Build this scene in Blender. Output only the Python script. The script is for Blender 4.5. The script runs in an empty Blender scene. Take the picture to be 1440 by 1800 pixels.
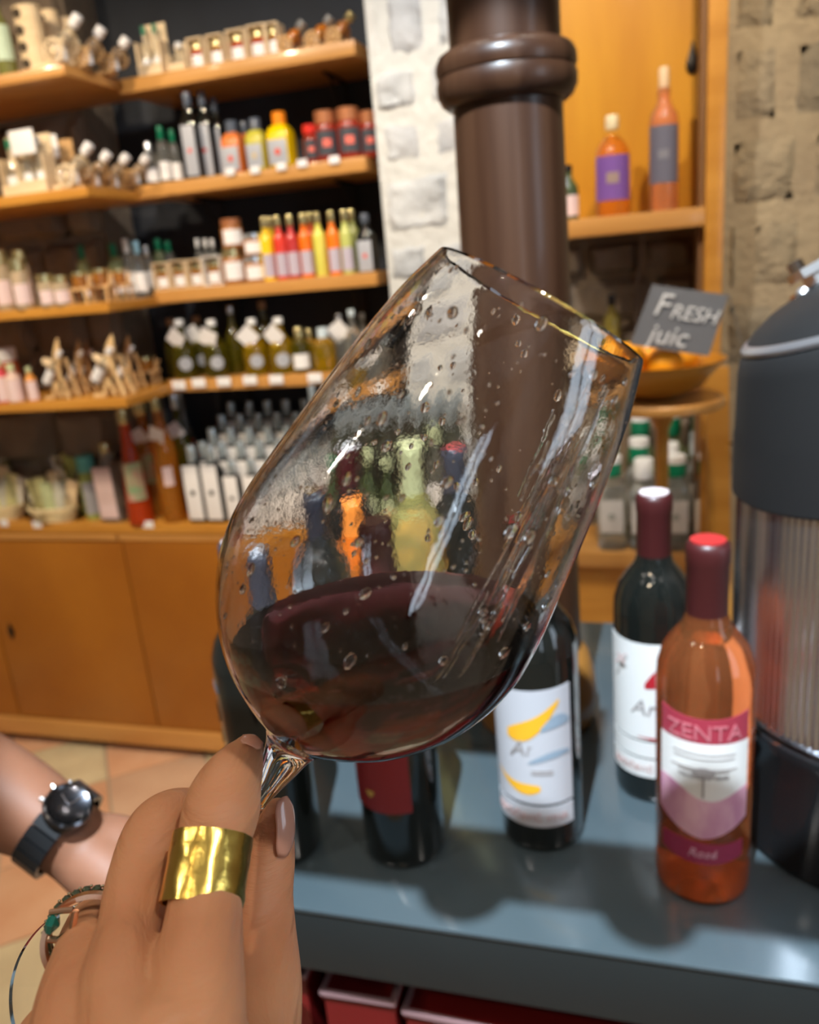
import bpy, bmesh, math, random
from mathutils import Vector, Matrix, noise
random.seed(7)
PI = math.pi
SC = bpy.context.scene
COL = SC.collection
# ------------------------------------------------------------------ camera
PITCH, ROLL, AZ = math.radians(16.9), math.radians(-5.19), math.radians(17.1)
FPX = 1440.0
CAM = Vector((0, 0, 1.47))
_f = Vector((0, math.cos(PITCH), -math.sin(PITCH)))
_r = Vector((1, 0, 0)); _u = _r.cross(_f)
_rr = _r*math.cos(ROLL)+_u*math.sin(ROLL); _uu = _u*math.cos(ROLL)-_r*math.sin(ROLL)
_Z = Matrix.Rotation(AZ, 3, 'Z')
CR, CU, CF = _Z @ _rr, _Z @ _uu, _Z @ _f
cd = bpy.data.cameras.new('camera'); cam = bpy.data.objects.new('camera', cd); COL.objects.link(cam)
m = Matrix.Identity(4)
for i in range(3):
    m[i][0] = CR[i]; m[i][1] = CU[i]; m[i][2] = -CF[i]; m[i][3] = CAM[i]
cam.matrix_world = m
cd.sensor_fit = 'VERTICAL'; cd.sensor_height = 36; cd.lens = 28.8; cd.clip_start = .01
cd.dof.use_dof = True; cd.dof.focus_distance = .225; cd.dof.aperture_fstop = 13.5
SC.camera = cam
SC.view_settings.view_transform = 'Standard'; SC.view_settings.look = 'None'
SC.view_settings.gamma = 1; SC.view_settings.use_curve_mapping = False
SC.view_settings.exposure = 0.0
W = bpy.data.worlds.new('world'); SC.world = W; W.use_nodes = True
W.node_tree.nodes['Background'].inputs[0].default_value = (.8, .82, .9, 1)
W.node_tree.nodes['Background'].inputs[1].default_value = .05
# ------------------------------------------------------------------ lights
def light(name, kind, loc, power, col, size=.03, tgt=None, **kw):
    d = bpy.data.lights.new(name, kind); o = bpy.data.objects.new(name, d); COL.objects.link(o)
    d.energy = power; d.color = col; o.location = loc
    if kind == 'AREA': d.size = size
    else: d.shadow_soft_size = size
    for k, v in kw.items(): setattr(d, k, v)
    if tgt is not None:
        o.rotation_euler = (Vector(tgt)-Vector(loc)).to_track_quat('-Z', 'Y').to_euler()
    return o
WARM = (1, .80, .56); NEUT = (1, .93, .84); COOL = (.72, .87, 1)
SPOTS = [(-1.9, .42, 2.62, WARM, 27), (-1.2, .55, 2.62, WARM, 27), (-.55, .8, 2.62, NEUT, 20), (.15, .95, 2.62, WARM, 19),
         (-1.5, -.5, 2.62, NEUT, 17), (.7, -.35, 2.62, NEUT, 17), (-.55, -.9, 2.62, WARM, 17)]
for i, (x, y, z, c, p) in enumerate(SPOTS):
    light('ceiling_spot_light', 'SPOT', (x, y, z-.01), p*(2.7 if y > 0 else 1.75), c, .03, tgt=(x*1.0-(.1 if y > 0 else 0), (2.0 if y > 0 else y+.25), (1.15, .95, 1.2, 1.1)[i % 4] if y > 0 else 0), spot_size=(1.4 if y > 0 else 1.9), spot_blend=.5)
light('key_light', 'SPOT', (-.12, -.2, 2.6), 430, COOL, .007, tgt=(-.12, .84, .95), spot_size=.54, spot_blend=.12)
light('pillar_light', 'SPOT', (-.5, 1.35, 2.6), 8, COOL, .03, tgt=(-.42, 1.98, 1.45), spot_size=.8, spot_blend=.6)
# ------------------------------------------------------------------ pixel helpers (1440x1800 frame -> true position on a known plane)
def ray(px, py): return CF+CR*((px-720)/FPX)-CU*((py-900)/FPX)
def atY(px, py, Y): d = ray(px, py); return CAM+d*((Y-CAM.y)/d.y)
def atZ(px, py, Z): d = ray(px, py); return CAM+d*((Z-CAM.z)/d.z)
def atD(px, py, D): return CAM+ray(px, py)*D
def Xat(px, Y, z):
    n = CR*FPX-CF*(px-720); return -((Y-CAM.y)*n.y+(z-CAM.z)*n.z)/n.x
def Zat(py, X, Y):
    n = CU*FPX+CF*(py-900); return CAM.z-((Y-CAM.y)*n.y+(X-CAM.x)*n.x)/n.z
# ------------------------------------------------------------------ materials
MATS = {}
def mat(name, col=(.8, .8, .8), rough=.5, metal=0, spec=.5, trans=0, ior=1.45, noise_=None, bump=None, emit=None, coat=0, sss=0, vol=None, wave=None):
    if name in MATS: return MATS[name]
    M = bpy.data.materials.new(name); M.use_nodes = True; nt = M.node_tree; b = nt.nodes['Principled BSDF']
    I = b.inputs
    I['Base Color'].default_value = (*col, 1); I['Roughness'].default_value = rough; I['Metallic'].default_value = metal
    I['Specular IOR Level'].default_value = spec; I['Transmission Weight'].default_value = trans; I['IOR'].default_value = ior
    if coat: I['Coat Weight'].default_value = coat; I['Coat Roughness'].default_value = .08
    if sss:
        I['Subsurface Weight'].default_value = sss; I['Subsurface Radius'].default_value = (1, .35, .2); I['Subsurface Scale'].default_value = .004
    if emit: I['Emission Color'].default_value = (*emit[0], 1); I['Emission Strength'].default_value = emit[1]
    tc = nt.nodes.new('ShaderNodeTexCoord')
    if noise_ or wave:
        mp = nt.nodes.new('ShaderNodeMapping'); nt.links.new(tc.outputs['Object'], mp.inputs[0])
        c2, scale, vec = noise_ if noise_ else wave
        mp.inputs['Scale'].default_value = vec
        n = nt.nodes.new('ShaderNodeTexNoise'); n.inputs['Scale'].default_value = scale; n.inputs['Detail'].default_value = 5
        nt.links.new(mp.outputs[0], n.inputs['Vector'])
        r = nt.nodes.new('ShaderNodeValToRGB'); r.color_ramp.elements[0].position = .35; r.color_ramp.elements[1].position = .65
        r.color_ramp.elements[0].color = (*col, 1); r.color_ramp.elements[1].color = (*c2, 1)
        nt.links.new(n.outputs['Fac'], r.inputs[0]); nt.links.new(r.outputs[0], I['Base Color'])
    if bump:
        n = nt.nodes.new('ShaderNodeTexNoise'); n.inputs['Scale'].default_value = bump[0]; n.inputs['Detail'].default_value = 6
        if len(bump) > 2:
            mb_ = nt.nodes.new('ShaderNodeMapping'); mb_.inputs['Scale'].default_value = bump[2]; mb_.inputs['Rotation'].default_value = (.35, .25, 0)
            nt.links.new(tc.outputs['Object'], mb_.inputs[0]); nt.links.new(mb_.outputs[0], n.inputs['Vector'])
        else: nt.links.new(tc.outputs['Object'], n.inputs['Vector'])
        bp = nt.nodes.new('ShaderNodeBump'); bp.inputs['Distance'].default_value = bump[1]; bp.inputs['Strength'].default_value = 1
        nt.links.new(n.outputs['Fac'], bp.inputs['Height']); nt.links.new(bp.outputs[0], I['Normal'])
    if vol:
        v = nt.nodes.new('ShaderNodeVolumeAbsorption'); v.inputs[0].default_value = (*vol[0], 1); v.inputs[1].default_value = vol[1]
        nt.links.new(v.outputs[0], nt.nodes['Material Output'].inputs['Volume'])
    MATS[name] = M; return M
def thin(name, col, refl=.12, rough=.02):
    """thin clear glass wall: tinted see-through plus a fresnel gloss"""
    if name in MATS: return MATS[name]
    M = bpy.data.materials.new(name); M.use_nodes = True; nt = M.node_tree; nt.nodes.remove(nt.nodes['Principled BSDF'])
    t = nt.nodes.new('ShaderNodeBsdfTransparent'); t.inputs[0].default_value = (*col, 1)
    g = nt.nodes.new('ShaderNodeBsdfGlossy'); g.inputs['Roughness'].default_value = rough
    l = nt.nodes.new('ShaderNodeLayerWeight'); l.inputs[0].default_value = .25
    mx = nt.nodes.new('ShaderNodeMixShader'); nt.links.new(l.outputs['Fresnel'], mx.inputs[0])
    nt.links.new(t.outputs[0], mx.inputs[1]); nt.links.new(g.outputs[0], mx.inputs[2])
    nt.links.new(mx.outputs[0], nt.nodes['Material Output'].inputs[0]); MATS[name] = M; return M
WOOD = mat('orange_varnished_wood', (.50, .215, .03), .32, noise_=((.62, .29, .05), 3, (1, 1, 8)), coat=.3)
WOODX = mat('orange_varnished_wood_shelf', (.50, .235, .06), .35, noise_=((.60, .30, .085), 4, (.6, 6, 6)), coat=.25)
WOODY = mat('yellow_varnished_wood', (.62, .29, .02), .35, noise_=((.52, .22, .015), 3, (4, 1, .7)), coat=.2)
PALE = mat('pale_plywood', (.74, .56, .34), .6, noise_=((.82, .66, .44), 14, (1, 1, 5)))
TANW = mat('tan_plywood', (.60, .36, .15), .55, noise_=((.68, .43, .20), 14, (1, 1, 5)))
DARKW = mat('dark_brown_wood', (.028, .010, .0045), .36, spec=.4, noise_=((.055, .023, .011), 5, (9, 9, .35)), coat=.12)
BLACKP = mat('black_blue_panel', (.012, .015, .022), .7, noise_=((.026, .034, .050), 2, (1, 1, 1)))
CEIL = mat('white_ceiling_plaster', (.72, .74, .76), .9, bump=(9, .01))
TABLE = mat('grey_blue_lacquer', (.050, .068, .076), .17, noise_=((.058, .076, .085), 4, (1, 1, 1)), coat=.25)
TABLEE = mat('grey_lacquer_edge', (.015, .018, .018), .45)
STEEL = mat('brushed_steel', (.82, .82, .85), .24, metal=1)
CHROME = mat('chrome', (.8, .8, .82), .1, metal=1)
BLACKPL = mat('matt_black_plastic', (.012, .0115, .0115), .6, spec=.3)
BLACKG = mat('gloss_black', (.012, .012, .013), .12)
TAGW = mat('white_card', (.86, .86, .88), .6)
GOLDCAP = mat('gold_lid', (.75, .66, .35), .25, metal=.9)
SILCAP = mat('silver_cap', (.75, .80, .85), .22, metal=.85)
GREENCAP = mat('green_cap', (.0, .18, .085), .35)
WHITECAP = mat('white_cap', (.8, .82, .84), .4)
BLKGLASS = mat('black_bottle_glass', (.006, .007, .006), .06, coat=.6)
CLEARG = thin('clear_bottle_glass', (.86, .90, .88))
MORTAR = mat('sand_mortar', (.47, .38, .25), .95, noise_=((.38, .30, .20), 9, (1, 1, 1)), bump=(60, .006))
STONE = [mat('sandy_stone_%s' % n, c, .95, noise_=(c2, 7, (1, 1, 1)), bump=(22, .03)) for n, c, c2 in
         (('grey', (.36, .30, .21), (.26, .22, .16)), ('tan', (.44, .36, .24), (.33, .27, .19)), ('ochre', (.41, .33, .22), (.30, .25, .17)))]
WMORTAR = mat('whitewash_mortar', (.62, .63, .62), .95, bump=(30, .01))
WSTONE = [mat('whitewashed_stone_%s' % n, c, .95, noise_=(c2, 6, (1, 1, 1)), bump=(18, .022)) for n, c, c2 in
          (('cool', (.44, .47, .51), (.62, .64, .66)), ('warm', (.60, .60, .58), (.70, .70, .69)), ('grey', (.38, .40, .44), (.58, .60, .63)))]
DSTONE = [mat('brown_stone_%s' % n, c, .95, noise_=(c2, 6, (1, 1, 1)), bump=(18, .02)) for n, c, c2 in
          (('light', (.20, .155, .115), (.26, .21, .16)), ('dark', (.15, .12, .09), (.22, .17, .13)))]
# ------------------------------------------------------------------ mesh builder
class MB:
    def __init__(s): s.v = []; s.f = []
    def add(s, v, f):
        n = len(s.v); s.v += [Vector(p) for p in v]; s.f += [tuple(i+n for i in q) for q in f]; return s
    def box(s, x0, x1, y0, y1, z0, z1, bev=0):
        if bev > 0:
            b = min(bev, (x1-x0)*.45, (y1-y0)*.45, (z1-z0)*.45)
            bm = bmesh.new(); bmesh.ops.create_cube(bm, size=1)
            for v in bm.verts: v.co = Vector(((x0+x1)/2+v.co.x*(x1-x0), (y0+y1)/2+v.co.y*(y1-y0), (z0+z1)/2+v.co.z*(z1-z0)))
            bmesh.ops.bevel(bm, geom=bm.edges[:], offset=b, segments=2, profile=.6, affect='EDGES')
            s.bm(bm); return s
        v = [(x, y, z) for x in (x0, x1) for y in (y0, y1) for z in (z0, z1)]
        return s.add(v, [(0, 1, 3, 2), (4, 6, 7, 5), (0, 4, 5, 1), (2, 3, 7, 6), (0, 2, 6, 4), (1, 5, 7, 3)])
    def bm(s, bm):
        bm.verts.index_update(); s.add([v.co for v in bm.verts], [[v.index for v in f.verts] for f in bm.faces]); bm.free()
    def lathe(s, prof, seg=28, sx=1, sy=1, cx=0, cy=0, z0=0, sup=2, cap=True, M=None):
        n0 = []
        vs = []; fs = []
        for (r, z) in prof:
            row = []
            for k in range(seg):
                a = 2*PI*(k+.5)/seg; c, q = math.cos(a), math.sin(a)
                rr = r if sup == 2 else r/((abs(c)**sup+abs(q)**sup)**(1/sup))
                row.append(len(vs)); vs.append(Vector((cx+rr*c*sx, cy+rr*q*sy, z0+z)))
            n0.append(row)
        for a, b in zip(n0, n0[1:]):
            for k in range(seg): fs.append((a[k], a[(k+1) % seg], b[(k+1) % seg], b[k]))
        if cap: fs.append(tuple(reversed(n0[0]))); fs.append(tuple(n0[-1]))
        if M: vs = [M @ v for v in vs]
        return s.add(vs, fs)
    def tube(s, pts, r, seg=8, closed=False):
        pts = [Vector(p) for p in pts]; n = len(pts); rs = r if isinstance(r, (list, tuple)) else [r]*n
        vs = []; fs = []; up = None
        for i, p in enumerate(pts):
            t = (pts[(i+1) % n]-pts[i-1]) if (closed or 0 < i < n-1) else (pts[1]-pts[0] if i == 0 else pts[-1]-pts[-2])
            t.normalize()
            if up is None: up = t.orthogonal().normalized()
            up = (up-t*up.dot(t)).normalized(); w = t.cross(up)
            for k in range(seg):
                a = 2*PI*k/seg; vs.append(p+(up*math.cos(a)+w*math.sin(a))*rs[i])
        m_ = n if closed else n-1
        for i in range(m_):
            for k in range(seg):
                a, b = i*seg, ((i+1) % n)*seg; fs.append((a+k, a+(k+1) % seg, b+(k+1) % seg, b+k))
        if not closed: fs.append(tuple(range(seg-1, -1, -1))); fs.append(tuple(range((n-1)*seg, n*seg)))
        return s.add(vs, fs)
    def patch(s, R, a0, a1, z0, z1, seg=12, th=.0006, bottom=None, top=None, sup=2, cx=0, cy=0):
        """curved label on a cylinder; angle 0 faces -Y; bottom/top(t) give an outline offset"""
        vs = []; fs = []
        for k in range(seg+1):
            t = k/seg; a = a0+(a1-a0)*t; zb = z0+(bottom(t) if bottom else 0); zt = z1+(top(t) if top else 0)
            for rr in (R, R+th):
                for z in (zb, zt): vs.append((cx+rr*math.sin(a), cy-rr*math.cos(a), z))
        for k in range(seg):
            q = 4*k; p = q+4
            fs += [(q+2, p+2, p+3, q+3), (q, q+1, p+1, p), (q+1, q+3, p+3, p+1), (q, p, p+2, q+2)]
        fs += [(0, 2, 3, 1), (4*seg, 4*seg+1, 4*seg+3, 4*seg+2)]
        return s.add(vs, fs)
    def mesh(s, name, smooth=True):
        me = bpy.data.meshes.new(name); me.from_pydata(s.v, [], s.f); me.update()
        bm = bmesh.new(); bm.from_mesh(me); bmesh.ops.recalc_face_normals(bm, faces=bm.faces[:]); bm.to_mesh(me); bm.free()
        if smooth:
            for p in me.polygons: p.use_smooth = True
            me.set_sharp_from_angle(angle=math.radians(38))
        return me
    def build(s, name, m_, parent=None, smooth=True, **kw):
        me = s.mesh(name, smooth); me.materials.append(m_)
        o = bpy.data.objects.new(name, me); COL.objects.link(o)
        if parent is not None: o.parent = parent
        return tag(o, **kw)
def tag(o, label=None, cat=None, group=None, kind=None):
    if label: o['label'] = label
    if cat: o['category'] = cat
    if group: o['group'] = group
    if kind: o['kind'] = kind
    return o
def empty(name, loc, label, cat, group=None, rz=0):
    o = bpy.data.objects.new(name, None); COL.objects.link(o); o.location = loc; o.rotation_euler = (0, 0, rz)
    o.empty_display_size = .02
    return tag(o, label, cat, group)
def structb(name, m_, *boxes, parent=None):
    b = MB()
    for q in boxes: b.box(*q)
    return b.build(name, m_, parent, kind='structure' if parent is None else None)
ORD = ['first', 'second', 'third', 'fourth', 'fifth', 'sixth', 'seventh', 'eighth', 'ninth', 'tenth', 'eleventh', 'twelfth', 'thirteenth', 'fourteenth']
def text_mb(txt, size, R=None, shear=0, extrude=.0004, align='CENTER'):
    c = bpy.data.curves.new('t', 'FONT'); c.body = txt; c.size = size; c.extrude = extrude; c.align_x = align; c.shear = shear; c.resolution_u = 3
    o = bpy.data.objects.new('t', c); COL.objects.link(o)
    dg = bpy.context.evaluated_depsgraph_get(); me = bpy.data.meshes.new_from_object(o.evaluated_get(dg))
    mb = MB()
    vs = []
    for v in me.vertices:
        x, y, z = v.co
        if R: a = x/R; rr = R+z; vs.append((rr*math.sin(a), -rr*math.cos(a), y))
        else: vs.append((x, -z, y))
    mb.add(vs, [tuple(p.vertices) for p in me.polygons])
    bpy.data.objects.remove(o); bpy.data.curves.remove(c); bpy.data.meshes.remove(me)
    return mb
def move(mb, v):
    v = Vector(v); mb.v = [p+v for p in mb.v]; return mb
def xf(mb, M): mb.v = [M @ p for p in mb.v]; return mb
#==STRUCTURE
FZ = 0.0; CZ = 2.72
# floor ---------------------------------------------------------------
fl = structb('floor', mat('grout', (.42, .34, .25), .9), (-3.4, 2.2, -2.3, 2.4, -.10, -.006))
TT = [mat('terracotta_tile', (.62, .33, .19), .45, noise_=((.70, .42, .26), 6, (1, 1, 1)), bump=(40, .002)),
      mat('cream_stone_tile', (.72, .62, .40), .4, noise_=((.60, .50, .32), 9, (1, 1, 1)), bump=(40, .002)),
      mat('rose_tile', (.66, .45, .31), .45, noise_=((.58, .37, .25), 6, (1, 1, 1)), bump=(40, .002))]
TS = .30
RT = Matrix.Rotation(math.radians(38), 4, 'Z')
tms = []
for k in range(3):
    me = MB().box(-TS/2+.004, TS/2-.004, -TS/2+.004, TS/2-.004, -.02, 0, .0022).mesh('tile'); me.materials.append(TT[k]); tms.append(me)
for i in range(-12, 13):
    for j in range(-12, 13):
        p = RT @ Vector((i*TS, j*TS, 0)); p += Vector((-1.35, .75, 0))
        if -3.0 < p.x < .35 and -.1 < p.y < 2.12:
            k = 1 if (i*2+j) % 3 == 0 else (0 if random.random() < .75 else 2)
            o = bpy.data.objects.new('tile', tms[k]); COL.objects.link(o); o.parent = fl
            o.location = p+Vector((0, 0, -.0005+random.uniform(-.0008, .0004))); o.rotation_euler = (0, 0, math.radians(38))
# stones ---------------------------------------------------------------
def stone_mesh(w, h, d, seed, nx=7, nz=6, rough=.35):
    vs = []; fs = []
    for j in range(nz+1):
        for i in range(nx+1):
            u, v = i/nx-.5, j/nz-.5
            e = max(abs(u), abs(v))*2
            y = -d*(1-max(0, (e-.66)/.34)**2)
            nn = noise.noise_vector(Vector((u*3.1+seed, v*3.1, seed*1.7)))+noise.noise_vector(Vector((u*7+seed, v*7, seed)))*.5
            y += nn.x*d*rough*(1 if e < .99 else 0)
            ox = nn.y*w*.05; oz = nn.z*h*.07
            vs.append((u*w+ox, y, v*h+oz))
    for j in range(nz):
        for i in range(nx):
            a = j*(nx+1)+i; fs.append((a, a+1, a+nx+2, a+nx+1))
    mb = MB().add(vs, fs)
    return mb
def stone_wall(wall, x0, x1, z0, z1, Y, mats, bw=.17, bh=.11, gap=.018, depth=.028, seed=0, rough=.35, courses=None):
    rnd = random.Random(seed); z = z0; r = 0
    while z < z1-.02:
        h = (courses[r % len(courses)] if courses else bh*rnd.uniform(.75, 1.25)); h = min(h, z1-z)
        x = x0-(rnd.uniform(0, bw) if r % 2 else 0)
        while x < x1-.015:
            w = bw*rnd.uniform(.6, 1.35)
            xa, xb = max(x, x0), min(x+w, x1)
            if xb-xa > .03 and h > .03:
                mb = move(stone_mesh(xb-xa-gap, h-gap, depth*rnd.uniform(.6, 1.2), rnd.uniform(0, 50), rough=rough), ((xa+xb)/2, Y, z+h/2))
                mb.build('stone', rnd.choice(mats), wall)
            x += w
        z += h; r += 1
RW = structb('wall_right', MORTAR, (.14, 1.9, 1.905, 2.35, 0, CZ))
stone_wall(RW, .143, .80, .93, 2.3, 1.905, STONE, bw=.15, bh=.135, gap=.042, depth=.010, seed=8, rough=.5)
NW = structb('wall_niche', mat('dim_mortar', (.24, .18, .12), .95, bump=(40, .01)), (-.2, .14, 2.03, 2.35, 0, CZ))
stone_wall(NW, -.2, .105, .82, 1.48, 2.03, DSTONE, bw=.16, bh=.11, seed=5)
LW = structb('wall_left', mat('brown_mortar', (.20, .16, .12), .95, bump=(30, .01)), (-3.4, -1.47, 2.12, 2.35, 0, CZ))
stone_wall(LW, -2.7, -1.47, .8, 2.45, 2.12, DSTONE, bw=.24, bh=.16, depth=.035, seed=9)
PW = structb('wall_pillar', WMORTAR, (-.605, -.2, 1.972, 2.35, 0, CZ))
stone_wall(PW, -.612, -.21, .82, 2.5, 1.98, WSTONE, bw=.14, bh=.13, gap=.022, depth=.018, seed=11, rough=.6)
structb('wall_back', BLACKP, (-1.47, -.605, 2.26, 2.35, 0, CZ))
structb('wall_side_left', mat('cream_plaster', (.62, .56, .47), .9), (-3.45, -3.35, -2.3, 2.35, 0, CZ))
structb('wall_side_right', MATS['cream_plaster'], (1.9, 2.0, -2.3, -.5, 0, CZ), (1.9, 2.0, .2, 2.35, 0, CZ), (1.9, 2.0, -.5, .2, 0, .9), (1.9, 2.0, -.5, .2, 2.3, CZ))
wf = structb('wall_front', MATS['cream_plaster'], (-3.45, 1.15, -2.4, -2.3, 0, CZ), (1.6, 2, -2.4, -2.3, 0, CZ), (1.15, 1.6, -2.4, -2.3, 0, .9), (1.15, 1.6, -2.4, -2.3, 2.3, CZ))
structb('ceiling', CEIL, (-3.45, 2.0, -2.4, 2.35, CZ, CZ+.1))
DAY = mat('daylight_pane', (.8, .9, 1), .3, emit=((.70, .84, 1), 5.0))
for n, (a, b) in enumerate(((1.15, 1.6),)):
    w_ = structb('window_%d' % (n+1), mat('window_frame_wood', (.2, .09, .04), .5), (a, b, -2.34, -2.28, .9, .95), (a, b, -2.34, -2.28, 2.25, 2.3), (a, a+.05, -2.34, -2.28, .95, 2.25), (b-.05, b, -2.34, -2.28, .95, 2.25), ((a+b)/2-.02, (a+b)/2+.02, -2.34, -2.28, .95, 2.25))
    for (c, d) in ((a+.05, (a+b)/2-.02), ((a+b)/2+.02, b-.05)):
        MB().box(c, d, -2.33, -2.32, .95, 2.25).build('pane', DAY, w_)
w_ = structb('window_2', MATS['window_frame_wood'], (1.88, 1.96, -.5, .2, .9, .95), (1.88, 1.96, -.5, .2, 2.25, 2.3), (1.88, 1.96, -.5, -.45, .95, 2.25), (1.88, 1.96, .15, .2, .95, 2.25), (1.88, 1.96, -.17, -.13, .95, 2.25))
for (c, d) in ((-.45, -.17), (-.13, .15)):
    MB().box(1.93, 1.94, c, d, .95, 2.25).build('pane', DAY, w_)
for n, y in enumerate((-.9, .45, 1.75)):
    structb('trim_%d' % (n+1), DARKW, (-3.35, 1.9, y-.06, y+.06, CZ-.1, CZ))
for i, (x, y, z, c, p) in enumerate(SPOTS):
    e = empty('ceiling_spotlight', (x, y, CZ), '%s round black ceiling spotlight above the shop floor' % ORD[i], 'ceiling light', 'ceiling spotlights')
    MB().lathe([(.045, -.07), (.05, -.02), (.05, 0)], 20).build('housing', BLACKPL, e)
    MB().lathe([(.032, -.002), (.032, 0)], 20, z0=-.071).build('bulb', mat('lamp_face', (1, 1, 1), .5, emit=((1, .93, .82), 80)), e)
for i, (x, y) in enumerate(((-1.75, .42), (-1.05, .55), (-.4, .8), (.3, .95), (-1.35, -.5), (.85, -.35), (-.7, -.9), (-.1, -.75))):
    e = empty('ceiling_spotlight', (x, y, CZ), '%s twin ceiling spotlight beside a brighter one' % ORD[i], 'ceiling light', 'ceiling spotlights')
    MB().lathe([(.045, -.07), (.05, -.02), (.05, 0)], 20).build('housing', BLACKPL, e)
    MB().lathe([(.032, -.002), (.032, 0)], 20, z0=-.071).build('bulb', MATS['lamp_face'], e)
# unseen bars and pucks added under the key lamp to shade table bands
er = empty('shadow_bars', (0, 0, CZ), 'unseen black bars added above the tasting table to cast shadow bands', 'shadow bars')
def shb(Yt, h=1.78):  # bar Y so that the shadow of the key lamp falls on table at Yt
    return -.2+(Yt+.2)*(2.6-h)/(2.6-.95)
RH = 1.78
for n, (ya, yb, zt) in enumerate(((.556, .636, 0), (.765, .865, 0))):
    a0, b0 = shb(ya), shb(yb)
    MB().box(-1.2, (1.2, -.085)[n], a0, b0, RH-.004-CZ, RH+.004-CZ).build('shadow_bar', BLACKPL, er)
    for x in (-1.0, (1.0, -.3)[n]): MB().tube([(x, (a0+b0)/2, RH-CZ), (x, (a0+b0)/2, 0)], .004, 6).build('hanger', BLACKPL, er)
for xs in (-.155, .0):
    x = -.12+(xs+.12)*(2.6-RH)/(2.6-.95)
    MB().lathe([(.002, -.004), (.019, -.003), (.019, .003), (.002, .004)], 24, cx=x, cy=shb(.564), z0=RH-CZ).build('shadow_puck', BLACKPL, er)
#==SHELVING
MZ = [1.966, 1.719, 1.455, 1.216]; LZ = [1.965, 1.707, 1.441, 1.205]; MT = .033; LT = .024
pos_w = ['top', 'second', 'third', 'fourth']
for i in range(4):
    z = MZ[i]
    e = empty('wall_shelf', (-.96, 2.0, z), 'orange wooden wall shelf on the black panel, %s one down' % pos_w[i], 'shelf', 'shelves on the black panel')
    MB().box(-.315, .315, 0, .26, -MT, 0, .003).build('board', WOODX, e)
    for x in (-.2, .2):
        b = MB().tube([(x, .25, -MT-.14), (x, .25, -MT-.004), (x, .10, -MT-.004)], .006, 6); b.tube([(x, .25, -MT-.12), (x, .13, -MT-.006)], .004, 6)
        b.build('bracket', BLACKPL, e)
    z = LZ[i]
    e = empty('side_shelf', (-2.0, 1.785, z), 'orange wooden side shelf by the brown stone wall, %s one down' % pos_w[i], 'shelf', 'shelves by the stone wall')
    MB().box(-.75, .733, 0, .335, -LT, 0, .003).build('board', WOOD if i else WOODX, e)
def price_tag(px, py, Y, label, w=.03, h=.02):
    p = atY(px, py, Y-.004)
    e = empty('price_tag', (p.x, Y, p.z), label, 'price tag', 'price tags on the shelf fronts')
    MB().box(-w/2, w/2, -.007, -.005, -h/2, h/2, .0008).build('card', TAGW, e)
    MB().box(-w*.3, w*.3, -.005, 0, -.001, .002).build('clip', thin('clear_plastic', (.9, .9, .9)), e)
for i, (px, py) in enumerate(((405, 302), (449, 299), (495, 293), (532, 287), (588, 281))):
    price_tag(px, py, 2.0, 'small white price tag on the second black-panel shelf, %s from the left' % ORD[i], .026, .017)
for i, (px, py) in enumerate(((315, 677), (350, 673), (394, 671), (440, 668), (486, 667), (554, 664), (640, 660))):
    price_tag(px, py, 2.0, 'wide white price tag under the oil bottles, %s from the left' % ORD[i], .04, .024)
for i, (px, py, w) in enumerate(((8, 919, .03), (66, 922, .033), (261, 922, .036))):
    price_tag(px, py, 2.0, 'white price tag on the counter edge, %s from the left' % ORD[i], w, .022)
# counters --------------------------------------------------------------
CT = .798
e = empty('counter', (-1.5, 2.0, 0), 'long orange wooden counter below the left wall shelves', 'counter')
e.location = (0, 0, 0)
MB().box(-2.9, -.61, 1.995, 2.26, CT-.03, CT, .003).build('worktop', WOOD, e)
MB().box(-1.538, -.61, 2.0, 2.03, CT-.052, CT-.032).build('top_rail', WOODX, e)
MB().box(-2.9, -1.542, 1.994, 2.03, CT-.05, CT-.032).build('top_rail', WOODX, e)
MB().box(-2.9, -.61, 2.012, 2.10, .085, CT-.052).build('carcass', WOOD, e)
for (a, b) in ((-2.9, -2.074), (-2.068, -1.531), (-1.526, -.99), (-.985, -.61)):
    d = MB().box(a, b, 2.0, 2.014, .103, CT-.055, .002).build('door', mat('amber_veneer_door', (.40, .150, .014), .38, noise_=((.31, .105, .010), 2.2, (1, 1, .8)), coat=.2), e)
    if b == -1.531 or a == -1.526:
        hx = -2.02 if b == -1.531 else -1.04
        k = MB().lathe([(.002, .0), (.006, .01), (.011, .022), (.012, .03), (.008, .042), (.003, .055), (.001, .06)], 12, sy=.4, cx=hx, cy=1.997, z0=.395)
        k.build('keyhole_plate', mat('dark_iron', (.04, .035, .03), .4, metal=.8), d)
MB().box(-2.9, -.61, 1.99, 2.03, .036, .10, .003).build('base_rail', WOODX, e)
MB().box(-2.88, -.62, 2.05, 2.1, 0, .036).build('plinth', BLACKPL, e)
e = empty('counter', (0, 0, 0), 'orange wooden counter behind the column carrying the green-capped bottles', 'counter')
MB().box(-.86, .145, 1.795, 1.955, .765, .80, .003).box(-.195, .102, 1.955, 2.0, .765, .80).build('worktop', WOODX, e)
MB().box(-.855, .14, 1.83, 1.95, 0, .765).build('front_panel', WOOD, e)
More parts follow.
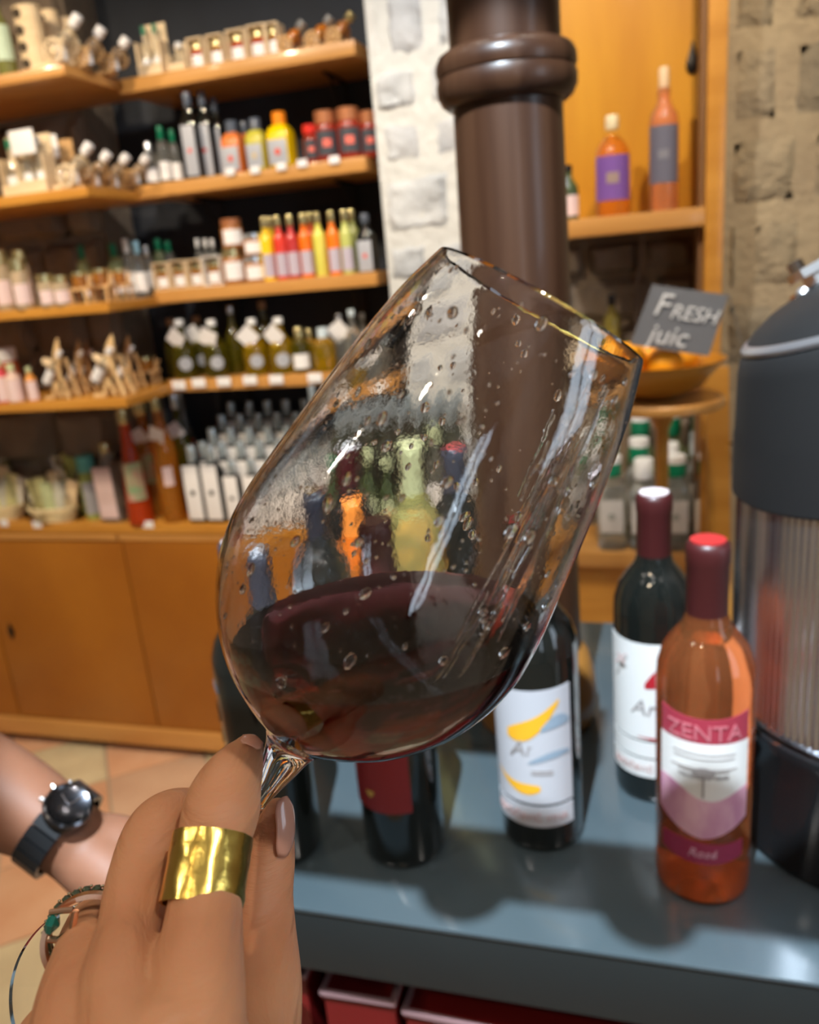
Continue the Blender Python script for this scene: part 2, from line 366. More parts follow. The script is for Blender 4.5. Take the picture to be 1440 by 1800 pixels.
# right cabinet ---------------------------------------------------------
e = empty('wall_cabinet', (0, 0, 0), 'orange wooden wall cabinet with a display shelf right of the brown column', 'cabinet')
MB().box(-.2, .105, 1.98, 2.02, 1.49, 2.5).build('door', WOODY, e)
MB().lathe([(.002, 0), (.010, .006), (.013, .016), (.012, .024), (.006, .042), (.0025, .056), (.001, .062)], 12, sy=.35, cx=Xat(1217, 1.975, 1.80), cy=1.976, z0=Zat(131, .08, 1.976)).build('keyhole_plate', MATS['dark_iron'], e)
MB().box(-.2, .105, 1.80, 1.98, 1.488, 1.524, .003).build('shelf', WOODX, e)
MB().box(.105, .140, 1.80, 2.03, .801, 2.6, .003).build('post', WOOD, e)
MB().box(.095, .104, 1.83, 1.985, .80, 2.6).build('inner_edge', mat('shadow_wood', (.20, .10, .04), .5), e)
# brown column -----------------------------------------------------------
CX, CY = -.1285, .85
e = empty('column', (CX, CY, .95), 'tall round dark brown turned column with a double ring collar', 'column')
MB().lathe([(.055, .0), (.0535, .2), (.0535, .5), (.0515, .66), (.0515, 1.7699)], 56).build('shaft', DARKW, e)
zc = 1.629-.95
MB().lathe([(.051, -.0265), (.056, -.026), (.0615, -.022), (.0655, -.014), (.0660, -.006), (.0645, -.0008), (.0628, 0), (.0645, .0008), (.0658, .005), (.0655, .012), (.0625, .018), (.057, .0215), (.051, .022)], 56, z0=zc).build('collar', DARKW, e)
MB().lathe([(.064, 0), (.0685, .012), (.070, .035), (.068, .06), (.062, .082), (.0545, .092)], 48).build('base_moulding', mat('orange_turned_wood', (.36, .15, .03), .35, coat=.3), e)
#==TABLE
TZ = .95
e = empty('tasting_table', (0, 0, 0), 'grey-blue lacquered tasting table under the wine bottles', 'table')
MB().box(-.395, .95, .514, 1.108, TZ-.004, TZ, .0012).build('tabletop', TABLE, e)
MB().box(-.393, .947, .516, 1.106, TZ-.068, TZ-.004, .001).build('edge_band', TABLEE, e)
for x in (-.385, .85):
    for y in (.56, 1.02): MB().box(x, x+.06, y, y+.06, 0, TZ-.068, .003).build('leg', TABLEE, e)
MB().box(-.385, .92, .56, 1.07, .60, .62).build('lower_shelf', TABLEE, e)
RED = mat('dark_red_card', (.15, .008, .008), .3); REDE = mat('pale_card_edge', (.30, .17, .17), .5)
for i, (x0, x1, lab, rz) in enumerate(((-.380, -.318, 'dark red wine carton under the table, partly behind the thumb', .06), (-.294, -.226, 'narrow dark red wine carton under the table edge', .02), (-.21, .09, 'wide dark red wine carton under the table, rightmost in view', -.03))):
    w = x1-x0; zt = .845-.012*i
    b = empty('wine_carton', ((x0+x1)/2, .68, .62), lab, 'carton', None, rz)
    MB().box(-w/2, w/2, -.14, .14, 0, zt-.62).build('carton_body', RED, b)
    lid = MB().box(-w/2-.002, w/2+.002, -.142, .142, zt-.628, zt-.62+.002).build('lid', RED, b)
    ed = MB()
    for s in (-1, 1):
        ed.box(s*(w/2)-.0025, s*(w/2)+.0025, -.144, .144, zt-.622, zt-.617); 
    ed.box(-w/2, w/2, -.1445, -.1405, zt-.622, zt-.617)
    ed.build('lid_edging', REDE, b)
    MB().lathe([(.012, 0), (.012, .0008)], 16, cx=w*.15, cy=-.06, z0=zt-.618).build('gold_emblem', mat('gold_print', (.6, .38, .08), .3, metal=.6), b)
#==WINE BOTTLES
BORD = [(.034, 0), (.0365, .003), (.0375, .009), (.0375, .195), (.0365, .208), (.032, .222), (.024, .234), (.0175, .243), (.0148, .254), (.0145, .300), (.0135, .308)]
def bordeaux(px, py, H, label, glass, capm, topm, capz=.245, px_top=None, name='wine_bottle', R=.0375, Z=TZ, XY=None, group=None, rz=0):
    p = atZ(px, py, Z) if XY is None else Vector((XY[0], XY[1], Z))
    k = H/.31; rk = R/.0375
    if XY is None: p.y += R*.85
    e = empty(name, (p.x, p.y, Z), label, 'wine bottle', group, rz)
    pr = [(r*rk, z*k) for r, z in BORD]
    g = MB().lathe(pr, 48).build('glass_body', glass, e)
    cz = capz*k
    MB().lathe([(.0153*rk, cz), (.0156*rk, cz+.003), (.0156*rk, H-.018), (.0163*rk, H-.016), (.0163*rk, H-.006), (.0156*rk, H-.002), (.0135*rk, H)], 32).build('capsule', capm, e)
    MB().lathe([(.0130*rk, 0), (.0130*rk, .0012)], 28, z0=H).build('capsule_top', topm, e)
    return e
MAROON = mat('maroon_foil', (.046, .007, .007), .42, coat=.05); REDTOP = mat('red_foil_top', (.34, .018, .02), .4)
PAPER = mat('white_label_paper', (.62, .60, .575), .65); RULE = mat('black_rule', (.02, .02, .02), .6)
FAINT = mat('faint_grey_print', (.27, .24, .23), .7); ROSEP = mat('pale_rose_print', (.40, .25, .23), .7)
R0 = .0377
def strip(e, name, a0, a1, z0, z1, m_, lift=.0001, bottom=None, top=None, R=R0, seg=16, par=None, th=.0005):
    return MB().patch(R+lift, a0, a1, z0, z1, seg, th, bottom, top).build(name, m_, par or e)
# facing angle helper: turn label towards the camera
def face(e): return math.atan2(e.location.x-CAM.x, -(e.location.y-CAM.y))
# rosé bottle
ROSE = mat('rose_wine_glass', (.95, .30, .10), .015, trans=.92, ior=1.36, vol=((1, .42, .16), 4))
e = bordeaux(1237, 1587, .303, 'clear bottle of pink rosé with a white and mauve pointed label', ROSE, MAROON, REDTOP, .241)
e.rotation_euler.z = face(e)*0+math.atan2(-(0-e.location.x), (e.location.y))*-1
MB().lathe([(.0142, .222), (.0156, .226), (.0156, .238), (.0150, .240)], 32).build('neck_ring', thin('neck_clear', (.85, .78, .74)), e)
VBAND = mat('burgundy_film', (.30, .03, .05), .4); MAUVE = mat('mauve_sketch_print', (.62, .36, .42), .65, noise_=((.45, .20, .30), 60, (1, 1, .4)))
strip(e, 'name_band', -.95, .95, .150, .1745, VBAND, bottom=lambda t: .000, top=lambda t: .004*(abs(t-.5)*2)**2-.001)
move(text_mb('ZENTA', .0185, R0+.001), (0, 0, .1555)).build('lettering', mat('pink_letters', (.42, .12, .14), .5), e)
strip(e, 'label_upper', -.97, .97, .095, .1525, PAPER, lift=.0002)
strip(e, 'label_lower', -.97, .97, .083, .107, MAUVE, lift=.0004, bottom=lambda t: -.016*(1-(abs(t-.5)*2)**1.5), top=lambda t: .005*math.sin(t*7+.7)+.012*max(0, .4-t))
for z, w in ((.143, .62), (.139, .60), (.130, .66), (.128, .50)):
    strip(e, 'small_print', -w, w, z, z+.0007, FAINT, lift=.0008)
move(text_mb('VRHUNSKO VINO', .0048, R0+.0012), (0, 0, .122)).build('small_print', FAINT, e)
tr = MB().patch(R0+.0009, -.02, .02, .105, .124, 3, .0004); tr.patch(R0+.0009, -.22, .22, .124, .129, 8, .0004, top=lambda t: .003*math.sin(PI*t)); tr.build('tree_emblem', FAINT, e)
strip(e, 'ribbon', -.90, .90, .046, .0625, mat('wine_red_film', (.24, .02, .06), .4), bottom=lambda t: .004*(abs(t-.5)*2)**2-.003, top=lambda t: .001*math.sin(6*t))
move(text_mb('Rosé', .011, R0+.001, shear=.3), (0, 0, .0495)).build('lettering', mat('pale_pink_letters', (.5, .25, .32), .5), e)
MB().lathe([(.033, .003), (.026, .016), (.015, .026), (.004, .029)], 32).build('punt', mat('punt_glass', (.5, .25, .1), .05, trans=.6), e)
# black bottle behind rosé
def wave_shape(e, pts, m_, name='print_shape'):
    """closed flat outline (angle, z) wrapped on the bottle"""
    bm = bmesh.new(); vs = [bm.verts.new(((R0+.0011)*math.sin(a), -(R0+.0011)*math.cos(a), z)) for a, z in pts]
    bm.faces.new(vs); bmesh.ops.triangulate(bm, faces=bm.faces[:]); mb = MB(); mb.bm(bm)
    return mb.build(name, m_, e, smooth=False)
def leaf(a0, z0, a1, z1, w0, w1, n=14, bend=.004):
    up = []; dn = []
    for k in range(n+1):
        t = k/n; a = a0+(a1-a0)*t; z = z0+(z1-z0)*t+bend*math.sin(PI*t); w = (w0+(w1-w0)*t)*math.sin(PI*min(1, max(0, t*.92+.04)))**.6
        up.append((a, z+w)); dn.append((a, z-w))
    return up+dn[::-1]
REDP = mat('crimson_print', (.36, .012, .02), .5); GOLDP = mat('gold_orange_print', (.72, .36, .02), .45); BLUEP = mat('grey_blue_print', (.22, .28, .34), .6)
e = bordeaux(1150, 1408, .303, 'black wine bottle behind the rosé, white label with a red shape', BLKGLASS, MAROON, mat('pale_foil_top', (.62, .52, .52), .45), .232)
e.rotation_euler.z = -.30
strip(e, 'label', -1.15, 1.15, .070, .170, PAPER); strip(e, 'label_band', -1.15, 1.15, .030, .0495, PAPER); strip(e, 'label_band', -1.15, 1.15, .0515, .068, PAPER)
wave_shape(e, leaf(.08, .128, 1.1, .146, .009, .016), REDP); wave_shape(e, leaf(-.1, .0735, .9, .071, .0008, .0022, bend=0), REDP)
move(text_mb('Ar', .022, R0+.001, shear=.25), (.001, 0, .098)).build('lettering', FAINT, e)
move(text_mb('ROZIČEVIĆ VINA', .0085, R0+.001), (0, 0, .036)).build('lettering', ROSEP, e)
move(text_mb('X', .014, R0+.001, shear=.2), (-.02, 0, .148)).build('crest', ROSEP, e)
move(text_mb('Sv', .016, .0255, shear=.3), (0, 0, .213)).build('shoulder_print', mat('gold_relief', (.35, .28, .12), .4), e)
# bottle 3 with gold swoosh
e = bordeaux(947, 1494, .300, 'black wine bottle with gold and blue swooshes on its white label', BLKGLASS, MAROON, REDTOP, .236)
e.rotation_euler.z = -.16
LAB3 = mat('grey_white_label', (.42, .41, .43), .65)
strip(e, 'label', -1.12, 1.12, .0535, .162, LAB3, top=lambda t: .006*t); strip(e, 'label_band', -1.12, 1.12, .0295, .0505, LAB3)
wave_shape(e, leaf(-.45, .122, .80, .155, .012, .006, bend=-.008), GOLDP); wave_shape(e, leaf(.35, .128, 1.05, .135, .005, .007), BLUEP)
wave_shape(e, leaf(.05, .095, 1.05, .104, .003, .004, bend=.003), BLUEP); wave_shape(e, leaf(-.85, .080, .30, .070, .0015, .008, bend=-.006), GOLDP)
move(text_mb('Ar', .020, R0+.001, shear=.25), (-.004, 0, .103)).build('lettering', FAINT, e)
for z in (.087, .084): strip(e, 'small_print', .1, .6, z, z+.001, FAINT, lift=.0008)
move(text_mb('ROZIČEVIĆ VINA', .0095, R0+.001), (0, 0, .036)).build('lettering', ROSEP, e)
# red label bottle
e = bordeaux(697, 1524, .320, 'black wine bottle with a plain dark red label under the tilted glass', BLKGLASS, MAROON, MAROON, .245)
e.rotation_euler.z = -.42
strip(e, 'label', -1.2, 1.0, .061, .165, mat('dark_red_label', (.16, .010, .012), .5))
strip(e, 'neck_band', -1.0, 1.0, .236, .248, PAPER, R=.0165)
hb = [(.10*math.sin(t)**3*1.2, .079+.0038*(math.cos(t)-.35*math.cos(2*t)-.15*math.cos(3*t))) for t in [2*PI*k/20 for k in range(20)]]
wave_shape(e, hb, MATS['gold_print'], 'gold_emblem')
# left bottle
e = bordeaux(474, 1524, .308, 'black wine bottle at the left end of the table, tan shapes on its side', BLKGLASS, mat('charcoal_foil', (.035, .035, .045), .3), mat('grey_foil_top', (.6, .58, .6), .35), .232)
e.rotation_euler.z = -.2
for (a, z, s) in ((-.98, .150, .011), (-1.05, .125, .008), (-.92, .105, .010), (-1.0, .080, .009), (-.8, .066, .006)):
    wave_shape(e, [(a+.28*s/.011*math.cos(t), z+s*math.sin(t)) for t in [2*PI*k/14 for k in range(14)]], mat('tan_print', (.35, .22, .13), .5))
strip(e, 'shoulder_band', -1.3, -.5, .176, .182, mat('grey_relief', (.10, .10, .11), .3))
# bottles seen through the glass
OLIVE = mat('white_wine_glass', (.80, .68, .22), .03, trans=.85, ior=1.36)
e = bordeaux(0, 0, .298, 'dark wine bottle with a white label seen through the left of the glass', BLKGLASS, mat('black_foil', (.02, .02, .025), .3), BLKGLASS, .232, XY=(Xat(566, .80, 1.08), .80)); e.rotation_euler.z = -.3
strip(e, 'label', -.9, .9, .075, .155, PAPER)
strip(e, 'relief', -.7, .7, .165, .19, mat('silver_relief', (.12, .14, .13), .35, bump=(300, .004)))
e = bordeaux(0, 0, .30, 'slim black bottle with a pale-topped maroon capsule behind the labelled dark bottle', BLKGLASS, MAROON, PAPER, .22, XY=(Xat(598, 1.0, 1.2), 1.0))
e = bordeaux(0, 0, .245, 'bottle of orange liqueur seen through the tilted glass', mat('orange_liqueur_glass', (1, .25, .02), .03, trans=.7, ior=1.36), mat('orange_cap', (.8, .22, .03), .35), mat('orange_cap', (.8, .22, .03), .35), .20, XY=(Xat(622, .93, 1.1), .93), R=.033)
e = bordeaux(0, 0, .33, 'white wine bottle with an olive gold capsule seen through the glass', OLIVE, mat('olive_gold_foil', (.50, .46, .22), .3, metal=.3), mat('olive_gold_foil', (.5, .46, .22), .3), .245, XY=(Xat(742, .86, 1.05), .865)); e.rotation_euler.z = -.3
strip(e, 'neck_band', -1.2, 1.2, .240, .248, PAPER, R=.0172)
strip(e, 'label', -.5, .5, .09, .17, mat('yellow_label', (.72, .56, .14), .5))
e = bordeaux(0, 0, .295, 'black wine bottle with a red capsule top seen through the glass', BLKGLASS, mat('charcoal_foil', (.035, .035, .045), .3), REDTOP, .225, XY=(Xat(806, .96, 1.12), .97))
#==MACHINE
MX, MY, MR = .200, .72, .13
e = empty('juice_machine', (MX, MY, TZ), 'round black juice machine with a ribbed steel drum at the right edge', 'juice machine')
zb = .115; zs0, zs1 = .122, Zat(876, .075, .70)-TZ
MB().lathe([(.126, 0), (.130, .004), (.131, zb-.01), (.133, zb-.006), (.133, zb+.003), (.130, zb+.006)], 96).build('base', BLACKG, e)
rib = MB(); N = 132; rows = []
vs = []; fs = []
for z in (zs0-.004, zs0, zs1, zs1+.045):
    for k in range(N*2):
        a = PI*k/N; r = .1265+(.0016 if k % 2 else 0); vs.append((r*math.cos(a), r*math.sin(a), z))
for j in range(3):
    for k in range(2*N): fs.append((j*2*N+k, j*2*N+(k+1) % (2*N), (j+1)*2*N+(k+1) % (2*N), (j+1)*2*N+k))
rib.add(vs, fs); rib.build('ribbed_drum', STEEL, e, smooth=False)
MB().lathe([(.127, 0), (.131, .002), (.131, .008), (.127, .010)], 72, z0=zs0-.006).build('lower_trim', mat('dark_steel', (.12, .12, .13), .2, metal=1), e)
zt = Zat(634, .075, .70)-TZ
SHEAR = .22
def shear(mb, z_from, k=SHEAR):
    for v in mb.v:
        if v.z > z_from: v.z += k*(v.x*.97-v.y*.1+.125)*min(1, (v.z-z_from)/.05)
    return mb
up = MB().lathe([(.129, zs1-.001), (.132, zs1+.002), (.132, zs1+.05), (.1315, zt-.07), (.1305, zt-.015), (.129, zt-.004), (.126, zt)], 96)
shear(up, zt-.06, .34)
for v in up.v:
    if v.z < zs1+.06: v.z += .17*(v.x+.125)*(1-max(0, v.z-zs1)/.06)
up.build('upper_housing', BLACKPL, e)
lid = MB().lathe([(.1275, 0), (.1285, .003), (.126, .0065), (.125, .007)], 96, z0=zt+.0005)
shear(lid, zt-.06, .34).build('lid_seam', mat('grey_trim', (.30, .29, .30), .3, metal=.7), e)
dm = MB().lathe([(.125, .006), (.119, .014), (.107, .023), (.090, .030), (.068, .035), (.04, .038), (.004, .039)], 72, z0=zt)
shear(dm, zt-.06, .34).build('lid', BLACKPL, e)
# chrome arm on the lid
def camrel(px, py, D): return atD(px, py, D)-Vector((MX, MY, TZ))
p0, p1, p2 = camrel(1398, 489, .665), camrel(1445, 462, .665), camrel(1520, 420, .665)
arm = MB()
ax = (p2-p0).normalized(); up_ = CU; sd = ax.cross(up_).normalized(); u2 = sd.cross(ax)
def obox(mb, c, ex, ey, ez, X, Y, Z):
    vs = [c+X*(sx*ex)+Y*(sy*ey)+Z*(sz*ez) for sx in (-1, 1) for sy in (-1, 1) for sz in (-1, 1)]
    return mb.add(vs, [(0, 1, 3, 2), (4, 6, 7, 5), (0, 4, 5, 1), (2, 3, 7, 6), (0, 2, 6, 4), (1, 5, 7, 3)])
obox(arm, (p0+p2)/2, (p2-p0).length/2, .012, .0035, ax, sd, u2)
obox(arm, (p0+p2)/2-u2*.010+ax*.006, (p2-p0).length/2-.003, .009, .0065, ax, sd, u2)
arm.tube([p0-u2*.013+ax*.002, p0-u2*.019-ax*.006], .006, 12)
arm.build('press_arm', mat('satin_steel', (.72, .73, .75), .3, metal=.9), e)
kn = MB().tube([p0+ax*.005+u2*.004, p0+ax*.005+u2*.012], .0065, 16); kn.build('arm_knob', CHROME, e)
sp = camrel(1400, 533, .665)
MB().tube([sp, sp+ax*.012+u2*.001, camrel(1440, 512, .675), camrel(1480, 500, .685)], [.007, .0065, .005, .005], 14).build('spout', CHROME, e)
MB().tube([p1-u2*.01, camrel(1466, 540, .69), camrel(1475, 580, .71)], .01, 12).build('arm_support', CHROME, e)
# ---------------------------------------------------- wooden stand, bowl of oranges, chalkboard
SX, SY = Xat(1185, 1.55, 1.26), 1.55
zbrd = Zat(713, SX, SY-.09)
e = empty('wooden_stand', (SX-.02, SY, 0), 'orange wooden fruit stand with a round board in front of the spirit bottles', 'stand')
MB().lathe([(.104, 0), (.108, .004), (.108, .014), (.104, .018)], 40, z0=zbrd-.018).build('round_board', WOODX, e)
MB().lathe([(.012, .02), (.012, .5), (.012, zbrd-.06), (.03, zbrd-.018)], 24).build('post', WOOD, e)
MB().lathe([(.12, 0), (.12, .012), (.10, .02), (.02, .03)], 32).build('foot', WOOD, e)
# sloping board beside it
zb_ = Zat(648, Xat(1262, 1.69, 1.25), 1.69)
xa, xb2 = Xat(1262, 1.69, 1.25), Xat(1286, 1.69, .95)
bz = [Vector((xa-.022, 1.70, zb_)), Vector((xa+.022, 1.70, zb_)), Vector((xb2+.03, 1.70, .0)), Vector((xb2-.01, 1.70, .0))]
mbb = MB(); vs = [p for p in bz]+[p+Vector((0, .03, 0)) for p in bz]
mbb.add(vs, [(0, 1, 2, 3), (7, 6, 5, 4), (0, 4, 5, 1), (1, 5, 6, 2), (2, 6, 7, 3), (3, 7, 4, 0)])
o = mbb.build('leaning_board', WOOD, None, label='leaning orange wooden board between the spirit bottles and the juice machine', cat='board')
bc = Vector((SX-.035, SY-.005, zbrd+.001))
e = empty('wooden_bowl', bc, 'round orange wooden bowl of oranges on the fruit stand', 'bowl')
H_ = Zat(632, SX, SY)-zbrd
prof = [(.03, 0), (.045, .003), (.085, .022), (.108, .05), (.122, H_-.004), (.124, H_), (.119, H_), (.104, .054), (.08, .028), (.03, .010)]
MB().lathe(prof, 48).build('bowl_body', mat('honey_turned_wood', (.56, .24, .025), .3, noise_=((.48, .20, .02), 8, (1, 1, 4)), coat=.4), e)
ORG = mat('orange_peel', (1.0, .42, .01), .42, bump=(500, .0006))
for i, (dx, dy, dz, s, lab) in enumerate(((-.046, -.040, .018, .035, 'leftmost bright orange in the wooden bowl, beside the chalkboard'), (.045, .03, .012, .035, 'orange at the right of the wooden bowl behind the chalkboard'), (-.01, .055, .010, .035, 'orange at the back of the wooden bowl'), (.018, -.050, .010, .032, 'orange low at the front rim of the wooden bowl'))):
    bm = bmesh.new(); bmesh.ops.create_uvsphere(bm, u_segments=24, v_segments=16, radius=s); mb = MB(); mb.bm(bm)
    for v in mb.v: v.z *= .95
    r_ = empty('orange_fruit', (bc.x+dx, bc.y+dy, bc.z+H_+dz-.012), lab, 'orange', 'oranges in the bowl')
    mb.build('peel', ORG, r_); MB().lathe([(.003, 0), (.002, .0015)], 8, z0=s*.945).build('stem_scar', GREENCAP, r_)
# chalkboard
BY = SY-.10
c4 = [atY(1147, 500, BY+.01), atY(1281, 519, BY), atY(1246, 626, BY), atY(1108, 606, BY+.01)]
cen = sum(c4, Vector())/4
XA = ((c4[1]-c4[0])+(c4[2]-c4[3])).normalized(); ZA = ((c4[0]-c4[3])+(c4[1]-c4[2])); ZA = (ZA-XA*ZA.dot(XA)*0).normalized()
YA = ZA.cross(XA).normalized()
wd = ((c4[1]-c4[0]).length+(c4[2]-c4[3]).length)/2; hd = ((c4[0]-c4[3]).length+(c4[1]-c4[2]).length)/2
e = empty('chalkboard_sign', cen, 'small grey chalkboard reading FRESH juice leaning in the wooden bowl', 'sign')
mb = MB(); vs = [c-cen for c in c4]+[c-cen+YA*.004 for c in c4]
mb.add(vs, [(0, 1, 2, 3), (7, 6, 5, 4), (0, 4, 5, 1), (1, 5, 6, 2), (2, 6, 7, 3), (3, 7, 4, 0)]).build('board', mat('grey_chalkboard', (.20, .21, .235), .35), e)
Mx = Matrix.Identity(4)
for i in range(3): Mx[i][0] = XA[i]; Mx[i][1] = YA[i]; Mx[i][2] = ZA[i]
CHK = mat('white_chalk', (.85, .87, .9), .7)
for txt, s, ox, oz in (('F', .052, -.034, .004), ('RESH', .033, .020, .002), ('juic', .046, -.008, -.042)):
    t_ = text_mb(txt, s, None, shear=.12, extrude=.0012); t_.v = [Vector((p.x+ox*1.0, p.y-.0014, p.z+oz)) for p in t_.v]
    c_ = xf(t_, Mx).build('chalk_lettering', CHK, e, smooth=False)
    c_.data.materials[0] = CHK
MB().tube([c4[1]-cen+YA*.003, atY(1312, 632, BY+.02)-cen], .0012, 6).build('wire_prop', mat('grey_wire', (.3, .29, .26), .4, metal=.5), e)
# cable on the niche wall
o = MB().tube([atY(1132, 405, 1.99), atY(1127, 450, 1.99), atY(1120, 495, 1.99), atY(1118, 545, 1.99), atY(1122, 600, 1.99)], .0035, 8).build('hanging_cable', mat('grey_brown_cable', (.18, .14, .12), .5), None, label='thin grey cable hanging against the stone below the cabinet shelf', cat='cable')
#==GOODS BUILDERS
def solidglass(name, col, tr=.75, rough=.04): return mat(name, col, rough, trans=tr, ior=1.38, coat=.3)
AMBER = solidglass('amber_liquid', (.95, .38, .04)); OILG = solidglass('golden_oil', (.70, .46, .01), .8); OILD = solidglass('green_gold_oil', (.22, .19, .01), .8)
REDL = solidglass('red_liquor', (.78, .09, .015), .55); HONEY = solidglass('dark_honey', (.55, .22, .04), .5); CLR = solidglass('clear_spirit', (.93, .96, .92), .92)
GREENL = solidglass('pale_green_liquor', (.55, .66, .35), .8)
def bcopy(src, loc, label=None, group=None, rz=None):
    r = src.copy(); COL.objects.link(r); r.location = loc
    if rz is not None: r.rotation_euler.z = rz
    if label: r['label'] = label
    if group: r['group'] = group
    for ch in src.children:
        c = ch.copy(); COL.objects.link(c); c.parent = r
        for g in ch.children: d = g.copy(); COL.objects.link(d); d.parent = c
    return r
PROFS = {  # (radius fraction of half width, height fraction)
    'jar': [(.9, 0), (1, .04), (1, .62), (.96, .70), (.84, .76), (.84, .78)],
    'bottle': [(.92, 0), (1, .02), (1, .55), (.93, .62), (.62, .70), (.42, .76), (.38, .80), (.38, .9)],
    'slim': [(.92, 0), (1, .02), (1, .62), (.9, .68), (.5, .75), (.42, .78), (.42, .86)],
    'flask': [(.92, 0), (1, .03), (1, .46), (.9, .56), (.55, .66), (.36, .74), (.32, .80), (.32, .92)],
    'spirit': [(.92, 0), (1, .03), (1, .60), (.95, .67), (.66, .74), (.56, .77), (.56, .80)],
    'cone': [(.95, 0), (1, .02), (.9, .25), (.65, .55), (.42, .74), (.38, .80), (.38, .9)],
    'chubby': [(.9, 0), (1, .03), (1, .56), (.93, .66), (.70, .74), (.45, .78), (.42, .80)],
}
def bottle(px, ytop, Y, z0, wpx, kind, glass, cap, label, cat='bottle', group=None, name='bottle', lab=None, labz=(.1, .5), laba=.9, sup=2, capr=None, capf=None, seg=20, py_mid=None, h=None, X=None, neck=None, rz=0, lab2=None, emblem=None, depth=None, disc=False):
    zg = z0+.08
    if X is None:
        X = Xat(px, Y, z0+.06)
        hh = h or Zat(ytop, X, Y)-z0
        X = Xat(px, Y, z0+hh*.5)
    hh = h or Zat(ytop, X, Y)-z0
    dep = (Vector((X, Y, z0+hh/2))-CAM).dot(CF); R = wpx*dep/FPX/2
    e = empty(name, (X, Y, z0), label, cat, group, rz)
    pr = PROFS[kind]; nr = pr[-1][0]; nt = pr[-1][1]
    sy = depth if depth else 1
    MB().lathe([(r*R, z*hh) for r, z in pr], seg, sup=sup, sy=sy).build('glass_body', glass, e)
    cr = (capr or nr*1.12)*R; c0 = (capf or nt-.03)*hh
    MB().lathe([(cr*.96, c0), (cr, c0+.004*hh), (cr, hh*.985), (cr*.9, hh)], 16).build('cap', cap, e)
    if cap is GREENCAP and kind == 'spirit':
        MB().lathe([(cr*1.03, hh*.925), (cr*1.03, hh*.99), (cr*.9, hh*1.002)], 16).build('cap_top', WHITECAP, e)
    if lab:
        fz = math.atan2(X, Y)
        if disc:
            zc_ = (labz[0]+labz[1])*hh/2; rc = R*math.sin(laba)
            l = MB().patch(R+.0003, -laba-fz, laba-fz, zc_, zc_+.0001, 12, .0006, bottom=lambda t: -rc*math.sqrt(max(0, 1-(2*t-1)**2)), top=lambda t: rc*math.sqrt(max(0, 1-(2*t-1)**2)))
        elif sup == 2: l = MB().patch(R+.0003, -laba-fz, laba-fz, hh*labz[0], hh*labz[1], 8, .0006)
        else: l = MB().box(-R*.80, R*.80, -R*sy-.0012, -R*sy-.0002, hh*labz[0], hh*labz[1], .0004)
        l.build('label', lab, e)
        if emblem:
            zc = hh*(labz[0]+labz[1])/2; rr = R*.42
            if sup == 2: MB().patch(R+.0011, -.35-fz, .35-fz, zc-rr*.7, zc+rr*.7, 5, .0004).build('label_emblem', emblem, e)
            else: xf(MB().lathe([(rr*.6, 0), (rr*.6, .0006)], 14), Matrix.Translation((0, -R*sy-.0018, zc)) @ Matrix.Rotation(PI/2, 4, 'X')).build('label_emblem', emblem, e)
    if neck:
        neck_tag(e, hh, R, neck)
    return e
def neck_tag(e, hh, R, m_):
    s = .047; q = MB().box(-s/2, s/2, -.0012, 0, -s/2, s/2)
    a = random.uniform(.25, .9)*random.choice((-1, 1))
    xf(q, Matrix.Translation((random.uniform(-.004, .006), -R*.75-.004, hh*.70)) @ Matrix.Rotation(a, 4, 'Y') @ Matrix.Rotation(.25, 4, 'X')).build('paper_tag', m_, e)
def giftbox(px, ytop, Y, z0, wpx, label, jarm=AMBER, boxm=PALE, n=1, group='small gift boxes with jars', name='gift_box'):
    X = Xat(px, Y, z0+.03); hh = Zat(ytop, X, Y)-z0; X = Xat(px, Y, z0+hh/2)
    dep = (Vector((X, Y, z0+hh/2))-CAM).dot(CF); w = wpx*dep/FPX
    e = empty(name, (X, Y, z0), label, 'gift box', group)
    d = .045; t = .003
    b = MB().box(-w/2, w/2, 0, d, 0, t).box(-w/2, w/2, 0, d, hh-t, hh).box(-w/2, -w/2+t, 0, d, t, hh-t).box(w/2-t, w/2, 0, d, t, hh-t).box(-w/2+t, w/2-t, d-t, d, t, hh-t)
    b.build('box', boxm, e)
    for k in range(n):
        cx = (k-(n-1)/2)*w/n; r = min(w/n*.40, .02)
        j = MB().lathe([(r*.9, 0), (r, .002), (r, hh*.52), (r*.85, hh*.60)], 16, cx=cx, cy=r+.002, z0=t).build('jar', jarm, e)
        MB().lathe([(r*.95, 0), (r*.95, hh*.16)], 16, cx=cx, cy=r+.002, z0=t+hh*.60).build('jar_lid', GOLDCAP, j)
        MB().patch(r+.0004, -.9, .9, hh*.10, hh*.46, 6, .0005, cx=cx, cy=r+.002).build('jar_label', TAGW, j)
    return e
